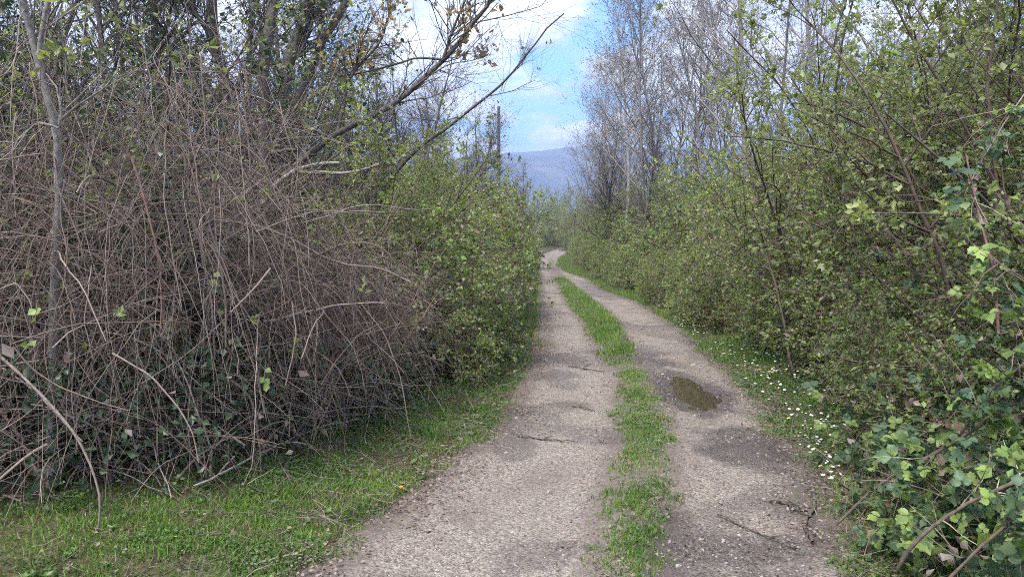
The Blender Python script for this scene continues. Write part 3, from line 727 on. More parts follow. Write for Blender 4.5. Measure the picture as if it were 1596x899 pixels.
def clump(seedpx, n):                                       # twigs whose foot lies near one of those directions
    def f(P):
        px = P[:, 0, 0] / P[:, 0, 1] * FPX + 798; pz = 375 - (P[:, 0, 2] - CAM_H) / P[:, 0, 1] * FPX
        k = np.zeros(len(P), bool)
        for sx, sy, rr in seedpx: k |= np.hypot(px - sx, pz - sy) < rr
        return P[k]
    return f
hero_tree('leaning_tree', 'dark tree whose long curved limb reaches up to the right across the sky', 8.4,
          (([(412, 640), (414, 420), (413, 300), (411, 200), (409, 130), (412, 80), (423, 38), (428, -10), (434, -80)], 8.6), .085, .060),
          [(([(420, 300), (455, 262), (490, 236), (525, 206), (585, 181), (626, 155), (690, 95), (740, 36), (768, -4), (800, -60)], 8.4, 8.0), .042, .018),
           (([(690, 95), (705, 48), (727, -4), (740, -50)], 8.1), .017, .008), (([(692, 93), (650, 90), (610, 103), (550, 117), (500, 119)], 8.1, 8.5), .014, .006),
           (([(527, 204), (538, 152), (546, 118), (590, 70), (606, 30), (614, -30)], 8.3), .020, .008), (([(640, 140), (670, 118), (700, 100), (735, 95), (765, 85)], 8.1), .009, .003),
           (([(560, 188), (600, 215), (640, 232), (668, 228)], 8.3), .009, .004), (([(740, 36), (790, 25), (845, 10), (856, -8)], 8.0), .007, .003)], M_BARK, 150, 1100,
          [('foliage', M_TAN, 900, .05, clump([(710, 15, 25), (690, 30, 18), (715, 55, 14), (715, 95, 14), (752, 88, 12), (620, 40, 16), (605, 15, 16), (660, 45, 12), (780, 25, 10), (600, 60, 20), (550, 95, 30), (520, 60, 40)], 0)),
           ('leaf_tuft', M_LEAF_SPRING, 200, .05, span(430, 560))])
hero_tree('leaning_tree', 'dark thin tree slanting up right out of the left hedge, just left of the pole', 12.0,
          (([(560, 420), (600, 290), (640, 240), (682, 210), (722, 180), (762, 150), (800, 114), (832, 70), (852, 44), (880, 22)], 12.5, 11.5), .045, .010),
          [(([(676, 214), (688, 155), (703, 103), (706, 70)], 12.2), .018, .006), (([(762, 150), (800, 142), (826, 128), (835, 126)], 11.8), .009, .003), (([(722, 180), (690, 190), (650, 185), (620, 170)], 12), .010, .004),
           (([(800, 114), (815, 100), (818, 80)], 11.6), .006, .003)], M_BARK, 80, 420, [('foliage', M_LEAF_MID, 40, .05, lambda P: P)])
for lab, tr, r0, r1, lb, tw in [
    ('dark double-stemmed tree with an ivy-covered stem, behind the middle of the dead brambles', ([(372, 620), (366, 320), (354, 150), (338, 84), (330, 34), (327, -20), (322, -80)], 8.8), .085, .062, [(([(352, 140), (334, 84), (322, 44), (300, 13), (278, -8), (250, -40)], 8.7), .040, .020), (([(330, 60), (300, 75), (270, 105), (250, 130)], 8.6), .016, .005)], 70),
    ('thin straight dark tree between two thicker trunks behind the brambles', ([(396, 600), (392, 300), (388, 100), (391, 48), (394, -20), (396, -80)], 10.0), .050, .035, [(([(390, 90), (405, 60), (420, 20), (430, -30)], 10), .016, .008)], 40),
    ('thick dark trunk slanting up right behind the dead brambles', ([(430, 620), (433, 300), (441, 150), (448, 100), (458, 66), (478, 20), (488, -15), (505, -80)], 9.4), .095, .066, [(([(446, 110), (470, 80), (485, 40), (500, -20)], 9.4), .02, .01)], 60),
    ('dark forked trunk leaning right, rightmost of the thick trunks above the brambles', ([(436, 600), (444, 300), (458, 180), (478, 127), (494, 73), (518, 42), (542, -4), (575, -70)], 10.2), .085, .050, [(([(494, 73), (500, 30), (512, -20)], 10.2), .03, .02), (([(478, 127), (520, 110), (560, 112)], 10.1), .012, .004)], 70)]:
    hero_tree('dark_tree', lab, tr[1], (tr, r0, r1), lb, M_BARK, tw, tw * 7, [('foliage', M_LEAF_DARK, 420, .05, lambda P: P), ('leaf_tuft', M_TAN, 60, .05, lambda P: P[::9])])
for lab, pts, Y, r0, r1 in [('pale grey bare branch lying across the top of the brambles, upper one', [(428, 290), (445, 275), (462, 264), (500, 255), (528, 254)], 7.2, .026, .016),
                            ('grey bare branch reaching right over the leafy hedge, lower one', [(455, 268), (500, 270), (548, 270), (575, 262), (592, 256)], 7.3, .024, .012),
                            ('short dark branch stub pointing right above the brambles', [(420, 240), (440, 235), (462, 233)], 8.0, .024, .018)]:
    mb = MB(); P, R = limb_mesh(mb, trace(pts, Y), r0, r1, 7, 12)
    tag(mb.build('bare_branch', M_BARK_PALE if 'dark' not in lab else M_BARK), lab, 'branch')

# the dead bramble thicket
FOOT = np.array([(-4.9, 3.55), (-3.2, 3.8), (-2.55, 4.05), (-1.8, 4.45), (-1.36, 5.15), (-1.05, 6.15), (-.9, 7.3), (-.82, 8.5)])
fs = np.concatenate([[0], np.cumsum(np.linalg.norm(np.diff(FOOT, axis=0), axis=1))]); fs /= fs[-1]
def foot(s, back):                                          # point on the thicket's front line, moved back into it
    p = np.stack([np.interp(s, fs, FOOT[:, k]) for k in (0, 1)], -1)
    q = np.stack([np.interp(s + .01, fs, FOOT[:, k]) - np.interp(s - .01, fs, FOOT[:, k]) for k in (0, 1)], -1); q = unit(q)
    n = np.stack([-q[..., 1], q[..., 0]], -1)               # into the thicket
    return p + n * np.asarray(back)[..., None], q, n
def thicket(s0, s1, label, nbig, nmid, nfine, nhang, ntw, height, traced, leaves, along=0.0, red=.15):
    nbig, nmid, nhang, ntw = int(nbig * 1.0), int(nmid * .7), int(nhang * 1.5), int(ntw * .55)
    mid, _, _ = foot(np.array((s0 + s1) / 2), np.array(.8)); z0 = float(H(mid[0], mid[1]))
    t = thing('bramble_thicket', (mid[0], mid[1], z0), label, 'bramble', 'dead brambles left of the track')
    allP, allR = [], []
    def start(n, b0, b1, zlo, zhi):
        s = U(s0, s1, n); b = U(b0, b1, n); p, q, nn = foot(s, b); z = H(p[:, 0], p[:, 1]) + U(zlo, zhi, n) * height * (.62 + .75 * vnoise(s * 14, b * 1.5, 1.0, 7))
        return np.concatenate([p, z[:, None]], 1), np.concatenate([q, 0 * z[:, None]], 1), np.concatenate([nn, 0 * z[:, None]], 1)
    # arching canes that start at the ground inside the thicket and fall forward
    p, q, n = start(nbig, .15, 1.25, -.03, .0); m = nbig
    d = -n * U(-.25, .45, m)[:, None] + q * rng.normal(along, .6, m)[:, None] + np.array([0, 0, 1.0])
    Pa = grow(p, d, height * np.exp(rng.normal(.05, .38, m)), 16, .115, -U(.01, .15, m), .02); Ra = taper(np.minimum(.0038 * np.exp(np.abs(rng.normal(0, .5, m))), .0095), 16, .4)
    # loose crossing canes
    p, q, n = start(nmid, .0, 1.0, .06, 1.0); m = nmid
    d = q * rng.normal(0, 1, m)[:, None] - n * rng.normal(.15, .35, m)[:, None] + np.array([0, 0, 1.0]) * rng.normal(.05, .5, m)[:, None]
    Pb = grow(p, d, U(.5, 1.5, m), 12, .10, -U(-.02, .10, m), .012); Rb = taper(np.minimum(.0021 * np.exp(np.abs(rng.normal(0, .65, m))), .0095), 12, .45)
    # hanging canes in front
    p, q, n = start(nhang, -.05, .9, .55, 1.0 if s0 > .4 else 1.45); m = nhang
    d = -n * U(-.1, .45, m)[:, None] + q * rng.normal(along + .1, .35, m)[:, None] + np.array([0, 0, 1.0]) * U(-.8, .2, m)[:, None]
    Pc = grow(p, d, U(.6, 1.9, m) * height / 2, 12, .10, -U(.03, .2, m), .015); Rc = taper(np.minimum(.0018 * np.exp(np.abs(rng.normal(0, .45, m))), .0095), 12, .45)
    ss = np.linspace(0, 1, 160); fp, fq_, fn_ = foot(ss, np.zeros(160))
    def tame(P, R, lim):                                     # canes that lean out too far over the grass are left out
        e = P[:, ::3, :2]; d2 = ((e[:, :, None] - fp[None, None]) ** 2).sum(-1); j = d2.argmin(-1)
        fwd = -((e - fp[j]) * fn_[j]).sum(-1); k = fwd.max(1) < lim * U(.3, 1.0, len(P)); return P[k], R[k]
    Pa, Ra = tame(Pa, Ra, .75); Pb, Rb = tame(Pb, Rb, .55); Pc, Rc = tame(Pc, Rc, .75); nbig, nmid = len(Pa), len(Pb)
    # the thickest become parts, one mesh each
    for i in range(min(nbig, 55)):
        MB().add(*tubes(Pa[i:i + 1], Ra[i:i + 1], 5)).build('cane', M_CANE_RED if rng.random() < red else M_CANE, t)
    bigfew = np.argsort(-Rb[:, 0])[:25]
    for i in bigfew: MB().add(*tubes(Pb[i:i + 1], Rb[i:i + 1], 5)).build('cane', M_CANE, t)
    for (pts, Y0, Y1, r0, r1, red_) in traced:
        mb = MB(); P, R = limb_mesh(mb, trace(pts, Y0 - .52, Y1 - .52), r0 * .85, r1 * .85, 6, 16, knob=.04); mb.build('cane', M_CANE_RED if red_ else M_CANE, t)
    mb = MB()
    rest = np.setdiff1d(np.arange(nmid), bigfew)
    mb.add(*tubes(Pa[55:], Ra[55:], 4)) if nbig > 55 else None
    mb.add(*tubes(Pb[rest], Rb[rest], 4)).add(*tubes(Pc, Rc, 4))
    for P_, R_, k in ((Pa, Ra, .3), (Pb, Rb, .4), (Pc, Rc, .3)):
        nt_ = int(ntw * k); p, d, r, tt = sprout(P_, R_, nt_, .15, 1, .8, .3, 0)
        P2 = grow(p, d, U(.08, .42, nt_), 4, .16, -.03); R2 = taper(np.minimum(r * .6, .0024), 4, .5); mb.add(*tubes(P2, R2, 3))
        if k == .4: keepP = P2
    nfine = int(nfine * .25); p, q, n = start(nfine, .7, 1.9, .02, 1.0); d = rvec(nfine, .1)
    P3 = grow(p, d, U(.3, .9, nfine), 5, .16, -.03); R3 = taper(U(.0012, .0026, nfine), 5, .5); mb.add(*tubes(P3, R3, 3))
    tw = mb.build('fine_twigs', M_TWIG, t); tw['kind'] = 'stuff'
    lb = MB(); k = rng.integers(0, len(keepP), 60)
    leaves_on(lb, keepP[k], int(leaves * 1.6), .038, 0, T_LEAF, .2)
    nl = leaves * 7                                          # ivy and seedlings low inside
    p, q, n = start(nl, -.05, 1.2, .0, .45)
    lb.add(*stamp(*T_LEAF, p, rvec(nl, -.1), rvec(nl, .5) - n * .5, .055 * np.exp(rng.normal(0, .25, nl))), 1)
    nb = leaves * 13                                         # dark leaves added deep inside so the gaps between canes look shaded
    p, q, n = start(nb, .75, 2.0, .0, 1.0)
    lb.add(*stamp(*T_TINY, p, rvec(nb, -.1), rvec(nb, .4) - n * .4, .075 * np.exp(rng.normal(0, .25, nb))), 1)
    nd_ = leaves // 2; p, q, n = start(nd_, -.1, 1.2, .0, .5)
    lb.add(*stamp(*T_LEAF, p, rvec(nd_), rvec(nd_, .3), .06 * np.exp(rng.normal(0, .3, nd_))), 2)
    lb.build('leaves', [M_LEAF_SPRING, M_LEAF_DARK, M_DEADLEAF], t, smooth=False)['kind'] = 'stuff'
    return t
thicket(0.0, .34, 'tangle of dead brown bramble canes filling the left edge around the slender pale trunk', 110, 420, 2600, 260, 3600, 1.6,
        [([(-30, 530), (20, 572), (62, 612), (112, 668), (140, 720), (157, 772), (156, 815), (146, 848)], 4.35, 4.3, .010, .006, 0),
         ([(20, 540), (50, 575), (90, 602), (150, 625), (200, 640)], 4.4, 4.5, .006, .003, 0), ([(-10, 455), (25, 440), (48, 470), (52, 500)], 4.5, 4.5, .006, .003, 0),
         ([(20, 285), (30, 245), (50, 215), (68, 198)], 4.8, 4.9, .006, .003, 0), ([(50, 492), (95, 478), (128, 460), (138, 440)], 4.5, 4.4, .005, .003, 0)], 260)
thicket(.30, .52, 'tangle of dead brown bramble canes in front of the dark double-stemmed tree', 120, 420, 2400, 300, 3600, 1.65,
        [([(205, 245), (215, 275), (226, 315), (240, 370), (250, 420), (252, 470), (250, 520)], 4.8, 4.75, .009, .005, 1), ([(175, 550), (235, 585), (275, 630), (300, 672), (310, 720)], 4.5, 4.5, .007, .004, 0),
         ([(422, 418), (398, 448), (360, 487)], 4.9, 4.7, .008, .006, 0), ([(330, 380), (345, 420), (352, 470), (352, 540)], 5.1, 5.1, .009, .007, 0), ([(310, 350), (318, 410), (330, 470), (335, 560)], 5.2, 5.2, .008, .006, 0)], 240)
thicket(.50, .76, 'dome of dead brown bramble canes drooping like a broom towards the grass', 170, 400, 2600, 420, 4600, 1.55,
        [([(335, 343), (395, 350), (440, 365), (480, 387), (505, 402), (536, 413), (590, 416), (640, 440)], 5.6, 5.9, .014, .006, 0), ([(497, 397), (530, 381), (570, 377), (600, 388), (618, 412), (628, 450)], 5.7, 5.8, .010, .005, 0),
         ([(455, 470), (462, 520), (455, 560), (445, 600)], 5.2, 5.1, .006, .004, 0), ([(500, 600), (525, 560), (560, 520), (600, 500)], 5.6, 5.9, .006, .003, 0), ([(560, 470), (600, 520), (625, 590), (640, 680)], 6.1, 6.0, .007, .004, 0)], 160, .25)
thicket(.74, 1.0, 'thinning end of the dead bramble thicket where it meets the green hedge', 50, 120, 1200, 150, 1700, 1.15, [], 400, .2)

for i in range(26):
    sq = U(.0, .47); p_, q_, n_ = foot(np.array(sq), np.array(U(1.5, 2.8)))
    place(scrub[i % 3], min(p_[0], -2.9), p_[1], None, U(.75, 1.1), 'grey-brown bare bush standing up through the dead bramble thicket', 'shrub', 'bare bushes in the thicket')
# leaf sprigs caught in the thicket
for lab, px, py, Y, n, size, mat in [('few round bright green leaves on a cane at the left edge', 38, 494, 4.3, 5, .048, M_BRAMBLE_NEW), ('small sprig of green and yellow leaves hanging in the dead brambles', 402, 585, 4.9, 6, .045, M_BRAMBLE_NEW),
                                     ('bright green sprig of leaves beside the reddish cane', 190, 217, 5.0, 10, .04, M_LEAF_SPRING), ('trailing leafy vine hanging over the dead canes', 308, 380, 5.0, 16, .05, M_LEAF_MID)]:
    c = at(px, py, Y - .5); t = thing('leaf_sprig', c, lab, 'sprig')
    st = grow(c[None] + np.array([[.02, .08, .08]]), np.array([[.1, -.3, -.3 if 'vine' not in lab else -2.0]]), .3 if 'vine' not in lab else .75, 7, .1, -.05); R = taper([.003], 7, .5)
    MB().add(*tubes(st, R, 5)).build('stem', M_BROWN, t)
    p, d, r, tt = sprout(st, R, n, .2, 1, 1.0)
    for i in range(n):
        v, f = stamp(*T_LEAF, p[i:i + 1], d[i:i + 1], np.array([[0, -.8, .6]]) + rng.normal(0, .3, (1, 3)), np.array([[size * 1.6, size, size]]))
        MB().add(v, f).build('leaf', mat, t, smooth=False)

# ------------------------------------------------------------------ brambles in the right foreground
TRI_ME = []
for k in range(6):
    v = T_TRI[0].copy(); v[:, 2] += rng.normal(0, .03, len(v)) - .1 * k / 6 * v[:, 0] ** 2
    pet = grow(np.zeros((1, 3)), np.array([[0, -1, -.2]]), .5, 4, .1, -.05)
    TRI_ME.append([MB().add(v, T_TRI[1]).add(*tubes(pet, np.full((1, 4), .016), 3)).mesh('bramble_leaf', [m], smooth=True) for m in (M_BRAMBLE, M_BRAMBLE, M_BRAMBLE_NEW)])
from mathutils import Matrix
def near_bramble(label, x0, x1, y0, y1, ncane, nleaf_parts, nleaf_rest, hmax, traced, new=.33):
    c = np.array([(x0 + x1) / 2, (y0 + y1) / 2]); z0 = float(H(c[0], c[1]))
    t = thing('bramble_bush', (c[0], c[1], z0), label, 'bramble', 'brambles in front on the right')
    n = ncane; p = np.stack([U(x0 + .3, x1 + .5, n), U(y0, y1, n), np.zeros(n)], 1); p[:, 2] = H(p[:, 0], p[:, 1]) - .03
    d = np.stack([rng.normal(-.35, .4, n), rng.normal(-.1, .4, n), np.ones(n)], 1)
    hh = hmax(p[:, 0], p[:, 1])
    P = grow(p, d, hh * U(1.0, 1.9, n), 16, .06, -U(.06, .17, n), .012); R = taper(U(.003, .0065, n), 16, .35)
    k = (P[:, :, 0] - xr(P[:, :, 1]) > .06).all(1) & (P[:, :, 1].min(1) > 1.9); P, R = P[k], R[k]; n = len(P)
    for i in range(n): MB().add(*tubes(P[i:i + 1], R[i:i + 1], 5)).build('cane', M_CANE_RED if rng.random() < .5 else M_BROWN, t)
    Q, QR = [P], [R]
    for (pts, Y0, Y1, r0, r1, mat) in traced:
        mb = MB(); Pt, Rt = limb_mesh(mb, trace(pts, Y0, Y1), r0, r1, 7, 16, knob=.05); mb.build('cane', mat, t); Q += [Pt] * 2; QR += [Rt] * 2
    Q, QR = np.concatenate(Q), np.concatenate(QR)
    nl = nleaf_parts + nleaf_rest
    pp, dd, r, tt = sprout(Q, QR, nl * 2, .12, 1, .95, .3, .1); pp = pp + dd * .05 + rng.normal(0, .05, pp.shape)
    ok = pp[:, 2] > H(pp[:, 0], pp[:, 1]) + .02
    ok &= (pp[:, 1] > 2.0) & (pp[:, 0] > xr(pp[:, 1]) + .1)
    pp, dd = pp[ok][:nl], dd[ok][:nl]
    dd = unit(dd + np.array([-.25, -.35, -.15])); nn = rvec(len(pp), .9) + np.array([-.35, -.5, .3])
    size = .050 * np.exp(rng.normal(0, .32, len(pp)))
    order = np.argsort(np.linalg.norm(pp - np.array([0, 0, 1.6]), axis=1) - 3 * size); pick = order[:nleaf_parts]; rest = order[nleaf_parts:]
    X, Yv, Z = frames(dd, nn)
    for i in pick:
        me = TRI_ME[rng.integers(0, 6)][2 if rng.random() < new else rng.integers(0, 2)]
        o = bpy.data.objects.new('leaf', me); C.objects.link(o); o.parent = t
        s = float(size[i]); m = Matrix(((X[i][0] * s, Yv[i][0] * s, Z[i][0] * s, pp[i][0] - c[0]), (X[i][1] * s, Yv[i][1] * s, Z[i][1] * s, pp[i][1] - c[1]), (X[i][2] * s, Yv[i][2] * s, Z[i][2] * s, pp[i][2] - z0), (0, 0, 0, 1)))
        o.matrix_local = m
    mb = MB()
    isnew = rng.random(len(rest)) < new
    for mi, sel in ((0, rest[~isnew]), (1, rest[isnew])):
        if len(sel): mb.add(*stamp(*T_TRI, pp[sel], dd[sel], nn[sel], size[sel]), mi)
    # dead leaves and thin twigs caught inside
    nt_ = 420; a, b, r, q = sprout(Q, QR, nt_, .1, 1, .8, .4); P2 = grow(a, b, U(.1, .4, nt_), 5, .15, -.03); R2 = taper(np.minimum(r * .5, .0022), 5, .5)
    k = (P2[:, :, 0] - xr(P2[:, :, 1]) > .08).all(1); P2, R2 = P2[k], R2[k]
    mb.add(*tubes(P2, R2, 3), 2)
    leaves_on(mb, P2, 500, .045, 3, T_LEAF, .2)
    leaves_on(mb, P2, 900, .035, 1, T_LEAF, .2); leaves_on(mb, P2, 700, .04, 0, T_LEAF, .2)
    mb.build('inner_foliage', [M_BRAMBLE, M_BRAMBLE_NEW, M_CANE, M_DEADLEAF], t, smooth=False)['kind'] = 'stuff'
    return t
hm = lambda x, y: np.clip(.28 + .55 * (x - xr(y) - .05), .26, 1.45)
near_bramble('big-leaved bramble in the bottom right corner with a thick bare stem across it', 1.55, 2.6, 2.4, 3.5, 60, 260, 500, hm,
             [([(1400, 885), (1412, 862), (1428, 843), (1458, 817), (1498, 790), (1540, 767), (1600, 745), (1660, 725)], 2.9, 2.7, .008, .007, M_BROWN), ([(1480, 900), (1530, 850), (1600, 790)], 2.6, 2.5, .006, .005, M_BROWN)])
near_bramble('bramble with a long diagonal brown stem, beside the daisies on the right verge', 1.7, 3.1, 3.5, 4.7, 70, 250, 600, hm,
             [([(1303, 818), (1355, 767), (1390, 741), (1442, 715), (1495, 684), (1533, 660), (1590, 622), (1640, 590)], 3.7, 3.1, .007, .009, M_BROWN), ([(1498, 675), (1524, 632), (1548, 605), (1600, 564)], 3.3, 3.1, .006, .006, M_BROWN)], .28)
near_bramble('tall bramble at the right edge with a dark reddish upright stem', 2.4, 3.7, 3.5, 5.2, 44, 130, 260, lambda x, y: np.clip(.40 + .38 * (x - xr(y) - .4), .35, .95),
             [([(1505, 240), (1520, 310), (1530, 352), (1541, 392), (1550, 420), (1556, 520)], 3.6, 3.5, .004, .007, M_CANE_RED), ([(1598, 145), (1560, 200), (1525, 260), (1505, 300)], 3.8, 3.8, .004, .003, M_CANE)], .35)
# leafing branches that reach out of the right hedge
for lab, pts, Y, nlf, lm in [('horizontal dark branch with pale green young leaf clusters at the right edge', [(1650, 362), (1592, 353), (1522, 340), (1468, 333), (1410, 332), (1352, 334)], 4.1, 150, M_PALE_SPRIG),
                             ('upper dark arching branch over the right hedge', [(1400, 225), (1332, 190), (1300, 175), (1266, 163), (1228, 160)], 7.0, 50, M_LEAF_SPRING),
                             ('lower dark branch with a few yellow leaves over the right hedge', [(1420, 275), (1340, 250), (1300, 238), (1220, 219), (1130, 212)], 7.4, 50, M_LEAF_SPRING)]:
    P0 = trace(pts, Y); t = thing('leafing_branch', P0[0], lab, 'branch'); mb = MB(); P, R = limb_mesh(mb, P0, .009 if Y < 5 else .016, .004 if Y < 5 else .006, 6, 14); mb.build('stem', M_BARK, t)
    p, d, r, tt = sprout(P, R, 22, .2, 1, .9, .3, .4); P1 = grow(p, d, U(.08, .22, 22), 5, .15, .05); R1 = taper(np.full(22, .002), 5)
    mb = MB(); mb.add(*tubes(P1, R1, 3)); leaves_on(mb, P1, nlf, .05, 1, T_LEAF, .3, .9); mb.build('leaves', [M_BARK, lm], t, smooth=False)['kind'] = 'stuff'

# ------------------------------------------------------------------ pole
pb = at(777, 300, 40.0); pz = float(H(np.array(pb[0]), np.array(40.0))); top = at(777, 166, 40.0)[2]
pole = thing('utility_pole', (pb[0], 40.0, pz), 'weathered wooden utility pole rising behind the left hedge', 'pole')
mb = MB(); P = np.array([[(pb[0], 40, pz - .3), (pb[0], 40, pz + 3), (pb[0] + .01, 40, pz + 6), (pb[0] + .02, 40, top - .03), (pb[0] + .02, 40, top), (pb[0] + .02, 40, top)]]); mb.add(*tubes(P, np.array([[.105, .10, .092, .085, .08, .001]]), 12)); mb.build('shaft', M_POLE, pole)
for dz in (.25, .55):
    MB().add(*tubes(np.array([[(pb[0] + .02, 39.86, top - dz), (pb[0] + .02, 39.78, top - dz), (pb[0] + .02, 39.76, top - dz + .1), (pb[0] + .02, 39.76, top - dz + .2)]]), np.array([[.02, .02, .035, .03]]), 8)).build('insulator', M_POLE, pole)

# ------------------------------------------------------------------ verge growth
def scatter(n, x0f, x1f, y0, y1, pw=1.0):
    y = y0 + (y1 - y0) * rng.random(n * 4) ** pw; a, b = x0f(y), x1f(y); a = np.maximum(a, -.72 * y - .6)
    y = y[rng.random(n * 4) * (b - a).max() < (b - a)][:n]; n = len(y); a, b = np.maximum(x0f(y), -.72 * y - .6), x1f(y)
    return a + (b - a) * rng.random(n), y
def ground_cover():
    gx_, gy_, gs, kind = [], [], [], []
    def put(x, y, s, k): gx_.append(x); gy_.append(y); gs.append(s); kind.append(np.full(len(x), k))
    # left verge
    def left(n, y0, y1, s, pw=1.0):
        x, y = scatter(n, lambda y: np.minimum(np.interp(y, FOOT[:, 1], FOOT[:, 0]) - .45, xl(y) - .5), lambda y: xl(y) + .16, y0, y1, pw)
        e = xl(y) - x
        dens = sstep(-.02, .32, e + .45 * (fbm(x, y, 3.5, 3, 61) - .5)) * (.22 + .85 * sstep(.36, .56, fbm(x, y, 1.9, 4, 62))) * (.5 + .7 * sstep(.35, .6, fbm(x, y, 8, 2, 69)))
        k = rng.random(len(x)) < dens; return x[k], y[k], np.full(k.sum(), s)
    def right(n, y0, y1, s, pw=1.0):
        x, y = scatter(n, lambda y: xr(y) - .16, lambda y: xr(y) + 1.25, y0, y1, pw)
        e = x - xr(y)
        dens = sstep(-.1, .2, e + .35 * (fbm(x, y, 3.5, 3, 63) - .5)) * (.3 + .8 * sstep(.36, .58, fbm(x, y, 2.2, 3, 64))) * (1 - .6 * sstep(.5, 1.2, e))
        k = rng.random(len(x)) < dens; return x[k], y[k], np.full(k.sum(), s)
    def mid(n, y0, y1, s, pw=1.0):
        x, y = scatter(n, lambda y: cl(y) - .14, lambda y: cr(y) + .12, y0, y1, pw)
        e = np.minimum(x - cl(y), cr(y) - x)
        gap = 1 - .88 * np.exp(-((y - on_ground(990, 562)[1]) / .7) ** 2)
        dens = sstep(-.06, .16, e + .34 * (fbm(x, y, 6, 3, 65) - .5)) * (.38 + .7 * sstep(.36, .60, fbm(x, y, 2.2, 4, 66))) * (.55 + .6 * sstep(.35, .6, fbm(x, y, 9, 2, 68))) * gap
        dens *= 1 - .3 * sstep(6.0, 7.2, y) * (1 - sstep(8.2, 9.2, y))
        k = rng.random(len(x)) < dens; return x[k], y[k], np.full(k.sum(), s)
    outB, outW = MB(), MB()
    for fn, near, far in ((left, (118000, 2.6, 9.5), (34000, 9.5, 46)), (right, (52000, 2.6, 10), (34000, 10, 60)), (mid, (56000, 2.2, 9.5), (30000, 9.5, 30.5))):
        x, y, s = fn(near[0], near[1], near[2], 1.0, 1.25); z = S(x, y); n = len(x)
        hgt = U(.02, .06, n) * (1.0 if fn is not mid else .75) * (.6 + 1.0 * vnoise(x, y, 3.5, 91))
        ax = np.stack([rng.normal(0, .45, n), rng.normal(0, .45, n), np.ones(n)], 1)
        outB.add(*stamp(*T_BLADE, np.stack([x, y, z - .004], 1), ax, rvec(n) * np.array([1, 1, .1]), np.stack([U(.004, .0075, n), hgt, hgt], 1)), 0)
        x, y, s = fn(far[0], far[1], far[2], 1.0, 1.6); z = S(x, y); n = len(x)
        hgt = U(.05, .13, n)
        ax = np.stack([rng.normal(0, .4, n), rng.normal(0, .4, n), np.ones(n)], 1)
        outB.add(*stamp(*T_BLADE1, np.stack([x, y, z - .004], 1), ax, rvec(n) * np.array([1, 1, .1]), np.stack([U(.008, .016, n), hgt, hgt], 1)), 0)
    for fn, near in ((left, (95000, 2.6, 11)), (right, (64000, 2.6, 12)), (mid, (12000, 2.2, 9))):
        x, y, s = fn(near[0], near[1], near[2], 1.0, 1.25); n = len(x); z = S(x, y) + U(.004, .055 if fn is not mid else .025, n) * (.5 + vnoise(x, y, 3.1, 92))
        k = vnoise(x, y, 2.2, 93) > (.40 if fn is left else .34); x, y, z = x[k], y[k], z[k]; n = len(x)
        outW.add(*stamp(*T_TINY, np.stack([x, y, z], 1), rvec(n, .1) * np.array([1, 1, .5]), rvec(n, 1.2), U(.007, .021, n) * (1 + .05 * y)), 0)
    b = outB.build('grass', M_GRASS, smooth=False); tag(b, 'short green grass on the verges and the middle of the track', 'grass', None, 'stuff')
    w = outW.build('verge_weeds', M_WEED, smooth=False); tag(w, 'small-leaved green weeds among the verge grass', 'weeds', None, 'stuff')
ground_cover()

# broader rosette leaves in the verge (docks, plantains)
mb = MB()
for i in range(200):
    left_ = i % 2 == 0; y = 3 + 8 * rng.random() ** 1.3; x = (xl(y) - U(.15, 1.3)) if left_ else (xr(y) + U(.1, 1.3))
    n = rng.integers(4, 8); a = U(0, 6.28) + np.arange(n) * 6.28 / n; p = np.repeat([[x, y, float(S(np.array(x), np.array(y))) + .01]], n, 0)
    ax = np.stack([np.cos(a), np.sin(a), U(.3, 1.1, n)], 1); mb.add(*stamp(*T_LEAF, p, ax, np.tile([0, 0, 1.0], (n, 1)) + .2 * rng.normal(0, 1, (n, 3)), U(.02, .05, n)))
tag(mb.build('verge_rosettes', M_WEED, smooth=False), 'low leafy rosettes scattered through both verges', 'weeds', None, 'stuff')

# loose stones on the track
n = 22000; y = 2.4 + 13 * rng.random(n) ** 1.5; x = xl(y) + (xr(y) - xl(y)) * U(-.03, 1.03, n)
incn = (x > cl(y) - .05) & (x < cr(y) + .05); dens = np.where(incn, .3, .75) * (.3 + 1.1 * sstep(.3, .6, fbm(x, y, 1.7, 3, 71))) * (pud_field(x, y) < .25)
k = rng.random(n) < dens; x, y = x[k], y[k]; n = len(x)
sz = .0034 * np.exp(rng.normal(0, .5, n)) * (1 + .045 * y)
v, f = stamp(*T_STONE, np.stack([x, y, PZ(x, y) + sz * .15], 1), rvec(n), rvec(n, 2), np.stack([sz * U(.8, 1.4, n), sz, sz * .75], 1))
tag(MB().add(v, f).build('gravel', stone_mat(), smooth=False), 'loose pale gravel stones on the wheel tracks', 'gravel', None, 'stuff')

# dead leaves along the track edges and under the thicket
n = 30000; y = 2.6 + 17 * rng.random(n) ** 1.4; side = rng.random(n) < .62
x = np.where(side, xl(y) - np.where(rng.random(n) < .3, U(0, 1.4, n), rng.normal(.03, .22, n)), xr(y) + rng.normal(.05, .28, n)); midl = rng.random(n) < .16; x = np.where(midl, U(cl(y) - .2, cr(y) + .2), x)
k = rng.random(n) < (.2 + 1.1 * sstep(.4, .6, fbm(x, y, 2.0, 3, 81))); x, y = x[k], y[k]; n = len(x)
v, f = stamp(*T_LEAF, np.stack([x, y, S(x, y) + U(.004, .055, n)], 1), rvec(n) * np.array([1, 1, .4]), rvec(n, 1.6), U(.010, .03, n))
tag(MB().add(v, f).build('leaf_litter', M_DEADLEAF, smooth=False), 'brown dead leaves littering the edges of the track', 'leaf litter', None, 'stuff')

